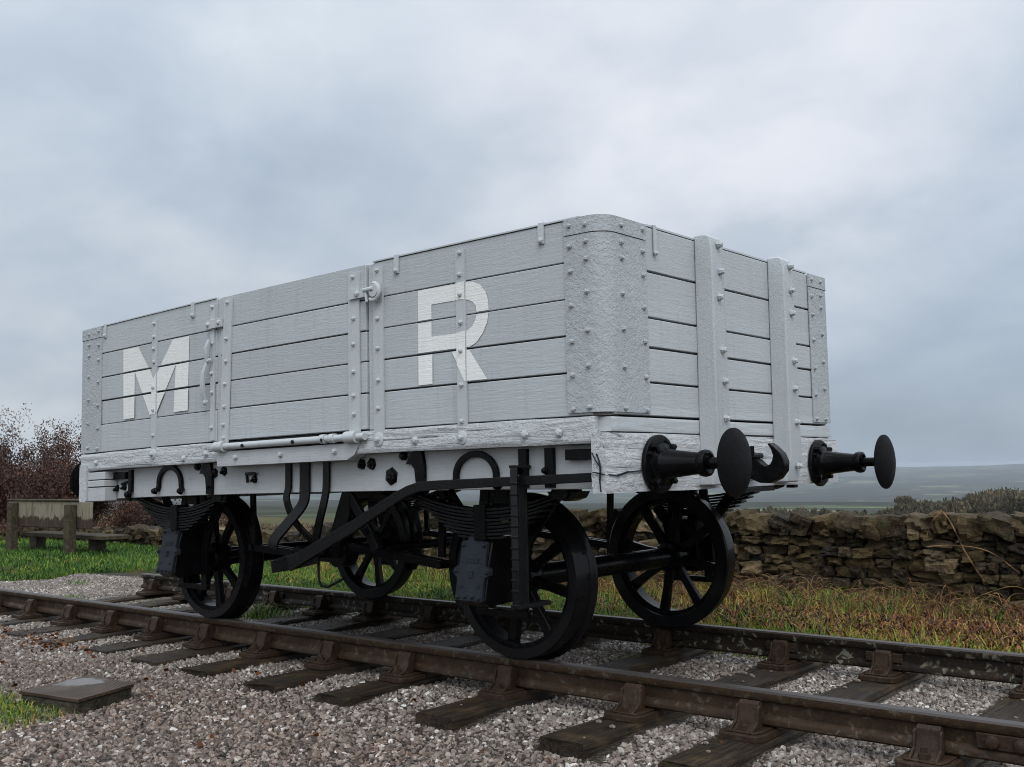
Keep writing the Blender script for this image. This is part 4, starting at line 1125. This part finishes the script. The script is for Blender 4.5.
# tufts at the foot of the wall
for _ in range(95):
    cx = rg.uniform(-7, 3.6); cy = rg.uniform(2.7, 3.95); tt = rg.choice((.15, .22, .3, .4, .5, .7))
    for k in range(rg.randint(25, 70)):
        x = cx + rg.gauss(0, .06); y = cy + rg.gauss(0, .05); pts.append((x, y, ground_z(x, y), rg.uniform(.08, .26), rg.uniform(.004, .008), rg.uniform(.3, 1.4), tt + rg.gauss(0, .1)))
# left field
for _ in range(120000):
    x = rg.uniform(-20, -6.0); y = rg.uniform(-4.5, 5.8)
    if y < grass_edge(x) + rg.uniform(-.1, .15) or (x > -8.5 and y < .95 and y < grass_edge(x)): continue
    n = noise.noise(Vector((x * .9, y * .9, 0))) * .5 + noise.noise(Vector((x * 3, y * 3, 4))) * .4
    t = .17 + .34 * n + rg.gauss(0, .13) + .35 * max(0, noise.noise(Vector((x * .7 + 5, y * .7, 8)))) 
    pts.append((x, y, ground_z(x, y) + .012, rg.uniform(.03, .085), rg.uniform(.007, .015), rg.uniform(.2, 1.1), t))
# tufts growing between the sleepers
for cx, cy, nn, hh in ((-2.35, .35, 130, .17), (-2.2, .45, 60, .12), (-5.2, .15, 60, .06), (-4.1, .4, 40, .05), (1.1, -.1, 50, .05), (-4.4, -.2, 40, .04), (-6.5, .9, 60, .06), (-3.4, .1, 30, .05), (-.9, -.5, 30, .04), (1.25, .5, 40, .05)):
    for k in range(nn):
        x = cx + rg.gauss(0, .09); y = cy + rg.gauss(0, .06); pts.append((x, y, -.215, hh * rg.uniform(.5, 1.2), .006, rg.uniform(.3, 1.5), rg.uniform(.15, .5)))
# patch of turf by the concrete slab
for _ in range(2600):
    x = rg.gauss(-.78, .28); y = rg.gauss(-2.50, .12)
    if y > -2.335 + (x + .7) * .16 and x > -.90: continue
    if x > -.25: continue
    pts.append((x, y, ground_z(x, y), rg.uniform(.02, .07), rg.uniform(.003, .006), rg.uniform(.2, 1.4), rg.uniform(.08, .62) + (.3 if rg.random() < .12 else 0)))
make_blades('grass', pts)
# dead bracken and leaf litter in front of the wall
def litter_mat():
    m, t, b = newmat('leaf_litter'); at = t.add('ShaderNodeAttribute', attribute_name='tone').outputs['Fac']
    c = t.ramp(at, [(0, (.025, .010, .006)), (.35, (.080, .028, .011)), (.6, (.17, .060, .018)), (.85, (.26, .115, .032)), (1, (.33, .21, .08))])
    t.l.new(c, b.inputs['Base Color']); b.inputs['Roughness'].default_value = .6; return m
M['litter'] = litter_mat()
pts = []
for _ in range(52000):
    x = rg.uniform(-5, 3.6); y = rg.uniform(1.5, 4.0)
    if rg.random() > .04 + .95 * sm(-1.2, 2.2, x) * sm(1.3, 2.6, y): continue
    pts.append((x, y, ground_z(x, y) + .015, rg.uniform(.02, .09), rg.uniform(.006, .018), rg.uniform(.6, 2.2), rg.random() ** 1.3))
for _ in range(60):
    x = rg.uniform(-4, 4); y = rg.uniform(-3.2, -.95); pts.append((x, y, ground_z(x, y) + .02, .015, .03, 2.2, rg.uniform(.3, .7)))
for _ in range(90):
    x = rg.gauss(-2.6, .5); y = rg.gauss(-1.35, .12); pts.append((x, y, ground_z(x, y) + .02, .015, .03, 2.2, rg.uniform(.35, .7)))
for _ in range(9000):
    x = rg.uniform(-3, 3.6); y = 3.98 - abs(rg.gauss(0, .35)); pts.append((x, y, ground_z(x, y) + rg.uniform(0, .07) * rg.random(), rg.uniform(.015, .05), rg.uniform(.01, .022), rg.uniform(.5, 2.0), rg.random() * .75))
make_blades('fallen_leaves', pts, 'litter')
# bramble stems trailing over the wall foot
def twig_mat(name, a, b_):
    m, t, b = newmat(name); n = t.noise(pos(t), 9, 3); t.l.new(t.mix(t.ramp(n, [(.4, 0.0), (.62, 1.0)]), a, b_), b.inputs['Base Color']); b.inputs['Roughness'].default_value = .7; return m
M['bramble'] = twig_mat('bramble_stem', (.030, .014, .008), (.26, .15, .065))
mb = MB()
def stem(P, r):
    P = [Vector(p) for p in P]; Q = []
    for i in range(len(P) - 1):
        p0 = P[max(i - 1, 0)]; p1 = P[i]; p2 = P[i + 1]; p3 = P[min(i + 2, len(P) - 1)]
        for k in range(5):
            t = k / 5; Q.append(.5 * ((2 * p1) + (-p0 + p2) * t + (2 * p0 - 5 * p1 + 4 * p2 - p3) * t * t + (-p0 + 3 * p1 - 3 * p2 + p3) * t ** 3))
    Q.append(P[-1]); mb.tube(Q, [r * (1 - .5 * i / len(Q)) for i in range(len(Q))], 5)
stem([(2.34, 3.84, .02), (2.22, 3.80, .25), (2.12, 3.8, .48), (2.04, 3.82, .575), (1.95, 3.9, .56)], .007)
stem([(2.06, 3.82, .57), (1.98, 3.80, .50), (1.92, 3.80, .36)], .006)
stem([(1.9, 3.8, .28), (2.15, 3.8, .30), (2.4, 3.8, .26), (2.62, 3.8, .10)], .005)
for _ in range(600):
    x = rg.uniform(-3.5, 3.5) if rg.random() < .8 else rg.uniform(-7, -3); y = rg.uniform(2.9, 3.92); z = ground_z(x, y); a = rg.uniform(0, 6.3); l = rg.uniform(.2, .8); hh = rg.uniform(.03, .26)
    ex = x + math.cos(a) * l; ey = min(3.93, max(2.6, y + math.sin(a) * l * .5))
    stem([(x, y, z), (x + (ex - x) * .3, y + (ey - y) * .3, z + hh), (x + (ex - x) * .7, y + (ey - y) * .7, z + hh * .8), (ex, ey, z + rg.uniform(0, .1))], rg.uniform(.002, .0045))
for _ in range(520):
    x = rg.uniform(-2.5, 3.6); y = rg.uniform(2.7, 3.98); z = ground_z(x, y); a = rg.uniform(0, 6.3); l = rg.uniform(.12, .4); hh = rg.uniform(.03, .20)
    stem([(x, y, z), (x + math.cos(a) * l * .4, min(3.97, y + math.sin(a) * l * .2), z + hh), (x + math.cos(a) * l, min(3.97, y + math.sin(a) * l * .4), z + hh * rg.uniform(.2, 1.1))], rg.uniform(.002, .005))
o = mb.build('bramble', 'bramble'); tag(o, kind='stuff')

# ================================================================ CONCRETE SLAB WITH METAL COVER
def slab():
    m, t, b = newmat('old_concrete'); p = pos(t); n = t.noise(p, 9, 6, .65); f = t.noise(p, 50, 5)
    c = t.mix(t.ramp(n, [(.35, 0.0), (.65, 1.0)]), (.018, .015, .010), (.075, .064, .046)); c = t.mix(t.ramp(f, [(.5, 0.0), (.7, .5)]), c, (.05, .06, .025))
    t.l.new(c, b.inputs['Base Color']); b.inputs['Roughness'].default_value = .8; bump(t, b, t.math('ADD', n, f), .9, .02); M['concrete'] = m
    m, t, b = newmat('chequered_cover'); p = pos(t)
    wv = t.add('ShaderNodeTexWave', {'Vector': p, 'Scale': 22.0, 'Distortion': 0.0}, bands_direction='DIAGONAL').outputs['Fac']
    wn = t.noise(p, 4.5, 4, .5)
    dd = t.add('ShaderNodeVectorMath', {0: p, 1: (-.74, -2.03, -.165)}, operation='DISTANCE').outputs['Value']
    wet_sheen = t.ramp(t.math('ADD', dd, t.math('MULTIPLY', t.noise(p, 9, 5, .6), .30)), [(.24, 1.0), (.28, 0.0)])  # wet patch: smoother, its sheen put into a paler colour
    c = t.mix(t.ramp(wn, [(.4, 0.0), (.6, 1.0)]), (.045, .029, .019), (.085, .058, .040)); c = t.mix(wet_sheen, c, (.145, .125, .11))
    t.l.new(c, b.inputs['Base Color']); t.l.new(t.mix(wet_sheen, (.5, .5, .5), (.22, .22, .22)), b.inputs['Roughness']); b.inputs['Metallic'].default_value = .2
    bump(t, b, t.math('MULTIPLY', wv, t.math('SUBTRACT', 1.0, wet_sheen)), .5, .004); M['cover'] = m
    A = [(-.80, -2.34), (-.31, -2.26), (-.45, -1.87), (-.91, -1.88)]
    root = tag(empty('access_cover', (0, 0, 0)), 'low concrete chamber with worn metal lid, set in gravel', 'access cover')
    cx = sum(a[0] for a in A) / 4; cy = sum(a[1] for a in A) / 4
    mb = MB(); B = [(cx + (x - cx) * .97, cy + (y - cy) * .97) for x, y in A]; mb.prism(B, 'z', -.34, -.182); mb.build('concrete_base', 'concrete', root, bevel=.012)
    mb = MB(); mb.prism(A, 'z', -.181, -.163); mb.build('metal_lid', 'cover', root, bevel=.003)
slab()

# ================================================================ BENCH
def bench():
    m, t, b = newmat('weathered_bench_timber'); p = pos(t); n = t.noise(t.scale(p, (2, 20, 9)), 2, 7, .65, .5); q = t.noise(p, 3.5, 5, .6, .8)
    c = t.mix(t.ramp(n, [(.35, 0.0), (.65, 1.0)]), (.022, .017, .011), (.085, .066, .042)); c = t.mix(t.ramp(q, [(.5, 0.0), (.65, .4)]), c, (.055, .062, .024))
    t.l.new(c, b.inputs['Base Color']); b.inputs['Roughness'].default_value = .8; bump(t, b, n, .8, .02); M['bench'] = m
    m, t, b = newmat('peeling_pale_backboard'); p = pos(t); n = t.noise(t.scale(p, (4, 8, 1.2)), 2.2, 7, .6, .7); z = t.add('ShaderNodeSeparateXYZ', {0: p}).outputs[2]
    edge = t.math('ADD', z, t.math('MULTIPLY', t.noise(t.scale(p, (5, 5, 1)), 1.2, 6, .65), .34))
    c = t.mix(t.ramp(edge, [(.56, 0.0), (.585, 1.0)]), (.045, .032, .024), (.22, .195, .14))
    c = t.mix(t.ramp(n, [(.5, 0.0), (.62, .65)]), c, (.08, .06, .04))
    t.l.new(c, b.inputs['Base Color']); b.inputs['Roughness'].default_value = .85; bump(t, b, n, .6, .02); M['peel'] = m
    root = tag(empty('park_bench', (-10.7, 2.6, -.12)), 'weathered timber bench with peeling pale back board on the grass', 'bench')
    def bx(nm, mat, *a):
        mb = MB(); mb.box(*[v - o for v, o in zip(a, (-10.7, -10.7, 2.6, 2.6, -.12, -.12))]); return mb.build(nm, mat, root, bevel=.012)
    bx('back_post', 'bench', -11.70, -11.55, 2.38, 2.5, -.22, .62); bx('back_post', 'bench', -9.86, -9.70, 2.38, 2.5, -.22, .60)
    bx('backrest', 'peel', -11.90, -9.32, 2.505, 2.55, .25, .64); bx('back_rail', 'bench', -11.95, -9.6, 2.48, 2.57, .642, .672)
    bx('seat', 'bench', -11.75, -9.15, 2.62, 3.02, .09, .15)
    bx('seat_post', 'bench', -11.86, -11.62, 2.82, 2.98, -.22, .088); bx('seat_post', 'bench', -9.98, -9.74, 2.82, 2.98, -.22, .088)
bench()

# ================================================================ SHRUB, TREES, WOOD
M['twig'] = twig_mat('dark_twigs', (.030, .020, .016), (.075, .052, .042))
def leaf_mat(name, stops):
    m, t, b = newmat(name); at = t.add('ShaderNodeAttribute', attribute_name='tone').outputs['Fac']
    t.l.new(t.ramp(at, stops), b.inputs['Base Color']); b.inputs['Roughness'].default_value = .6; return m
M['redleaf'] = leaf_mat('russet_leaves', [(0, (.014, .010, .008)), (.35, (.038, .019, .014)), (.65, (.080, .034, .023)), (.9, (.125, .055, .034)), (1, (.07, .065, .03))])
def shrub(name, cx, cy, gz, H, Wd, seed, nst, label, leafn, leaf=.03):
    r = random.Random(seed); tw = MB(); tips = []
    def grow(p, d, l, rad, dep):
        pts = [p]; q = p.copy(); dd = d.copy()
        for k in range(3):
            dd = (dd + Vector((r.gauss(0, .18), r.gauss(0, .18), r.gauss(0.05, .12)))).normalized(); q = q + dd * l / 3; pts.append(q.copy())
            tips.append((q.copy(), dep))
        tw.tube(pts, [rad, rad * .85, rad * .7, rad * .55], 4 if dep > 1 else 6, caps=False)
        if dep < 5:
            for k in range(r.choice((2, 3, 3)) if dep < 4 else 2):
                nd = (dd + Vector((r.gauss(0, .55), r.gauss(0, .55), r.gauss(.05, .42)))).normalized()
                grow(pts[r.choice((1, 2, 3, 3))], nd, l * r.uniform(.62, .85), rad * .6, dep + 1)
    root = tag(empty(name, (cx, cy, gz)), label, 'shrub')
    for k in range(nst):
        a = r.uniform(0, 6.28); x = r.uniform(-1, 1) * Wd / 2; hh = H * (1 - .35 * abs(x) / (Wd / 2))
        grow(Vector((x, r.gauss(0, .35), 0)), Vector((r.gauss(0, .35), r.gauss(0, .3), 1)).normalized(), hh * r.uniform(.28, .42), .022, 0)
    tw.build('branches', 'twig', root)
    P = []; tips2 = [p for p, d in tips if d >= 2]
    for _ in range(leafn):
        p = r.choice(tips2); P.append((p.x + r.gauss(0, .07), p.y + r.gauss(0, .07), p.z + r.gauss(0, .06) - .01, r.uniform(.5, 1.2) * leaf, leaf * r.uniform(.5, 1), r.uniform(.3, 2.5), min(1, max(0, .5 + .55 * noise.noise(p * 1.6) + r.gauss(0, .16)))))
    o = make_blades('foliage', P, 'redleaf'); del o['kind']; o.parent = root
    return root
shrub('hawthorn_shrub', -18.0, 4.9, -.45, 2.65, 4.8, 5, 24, 'tall russet half-bare hawthorn bush behind the bench at the left edge', 110000, .030)
shrub('hawthorn_shrub', -15.4, 5.2, -.35, 2.3, 3.4, 8, 16, 'shorter russet bush between the tall hawthorn and the wagon end', 60000, .030)
shrub('rose_bush', -12.2, 5.0, -.25, .95, 2.2, 12, 9, 'low reddish thorn bush seen beneath the left headstock of the wagon', 16000, .022)
# trees beyond the wall
M['farleaf'] = leaf_mat('bare_wood_crowns', [(0, (.025, .022, .014)), (.4, (.060, .050, .028)), (.7, (.10, .082, .045)), (1, (.14, .11, .06))])
M['greenleaf'] = leaf_mat('dark_crown', [(0, (.012, .015, .010)), (.5, (.028, .03, .018)), (1, (.055, .05, .028))])
M['scrub'] = leaf_mat('brown_scrub', [(0, (.04, .03, .017)), (.5, (.09, .062, .034)), (1, (.14, .10, .05))])
def tree_pts(r, cx, cy, gz, H, Rr, n, leaf, tone0=.5):
    P = []; cl = [(r.gauss(0, .5), r.gauss(0, .5), r.uniform(.35, .92), r.uniform(.16, .34)) for _ in range(16)]
    for _ in range(n):
        a, b, c, s = r.choice(cl); v = Vector((r.gauss(0, 1), r.gauss(0, 1), r.gauss(0, 1))).normalized() * r.random() ** .45 * s
        sc = Rr * (1 - .35 * abs(c - .55))
        P.append((cx + a * Rr * .75 + v.x * sc * 1.6, cy + b * Rr * .75 + v.y * sc * 1.6, gz + c * H * .92 + v.z * H * .5, leaf * r.uniform(.6, 1.5), leaf * r.uniform(.25, .7), r.uniform(0, .6), min(1, max(0, tone0 + r.gauss(0, .15) + .25 * v.z / s))))
    return P
r = random.Random(21)
def px_world(px, py, d):
    v = fw + rt * ((px - 512) / 1047.07) - up * ((py - 383.5) / 1047.07); return CAM + v * d
def tree(name, px, d, H, Rr, n, leaf, mat, label, tone=.5):
    p = px_world(px, 500, d); gz = far_z(p.x, p.y); H = px_world(px, 496.5, d).z - gz
    root = tag(empty(name, (p.x, p.y, gz)), label, 'tree')
    mb = MB(); mb.tube([(0, 0, -.3), (.02 * H, 0, H * .3), (0, .02 * H, H * .62), (.01 * H, 0, H * .85)], [H * .028, H * .02, H * .012, H * .004], 7)
    for k in range(9):
        a = k * 2.4; z = H * (.3 + .06 * k); mb.tube([(0, 0, z), (math.cos(a) * Rr * .45, math.sin(a) * Rr * .45, z + H * .12), (math.cos(a) * Rr * .8, math.sin(a) * Rr * .8, z + H * .2)], [H * .012, H * .007, H * .002], 5)
    mb.build('trunk', 'twig', root)
    o = make_blades('crown', [(x, y, z, *q) for x, y, z, *q in tree_pts(r, 0, 0, 0, H, Rr, n, leaf, tone)], mat); del o['kind']; o.parent = root
    return root
tree('round_tree', 905, 240, 9.0, 3.9, 5200, .5, 'farleaf', 'rounded tree showing above the wall at the left end of the far wood')
P = []; P2 = []
def wood(pxa, pxb, d0, d1, n, H0, H1, top):
    global P
    for _ in range(n):
        px = r.uniform(pxa, pxb); d = r.uniform(d0, d1); p = px_world(px, 500, d); gz = far_z(p.x, p.y)
        # crowns reach the profile seen over the wall
        ty = top(px); tz = px_world(px, ty, d).z; H = max(2.0, min(16, tz - gz + r.gauss(-.3, .5)))
        P += tree_pts(r, p.x, p.y, gz, H, H * .34, 230, .34 * d / 110, .42 + r.gauss(0, .14))
wood(905, 1180, 190, 270, 330, 6, 10, lambda px: 506 - 17 * sm(905, 1010, px) - 1.5 * math.sin(px * .09))
wood(560, 935, 220, 330, 190, 4, 7, lambda px: 513 - 3 * math.sin(px * .05))
o = make_blades('far_woodland', P, 'farleaf')
# rough scrub on the slope just beyond the wall
P = []
for _ in range(26000):
    x = r.uniform(-14, 9); y = 4.6 + abs(r.gauss(0, 5)); z = far_z(x, y)
    P.append((x, y, z, r.uniform(.05, .22) * (1 + .03 * y), r.uniform(.008, .02), r.uniform(.2, 1), r.random()))
for _ in range(9000):
    px = r.uniform(940, 1100); d = r.uniform(14, 30); p = px_world(px, 500, d); z = far_z(p.x, p.y)
    P.append((p.x, p.y, z, r.uniform(.2, .6), r.uniform(.02, .05), r.uniform(.2, 1), r.uniform(.2, .8)))
make_blades('hillside_scrub', P, 'scrub')
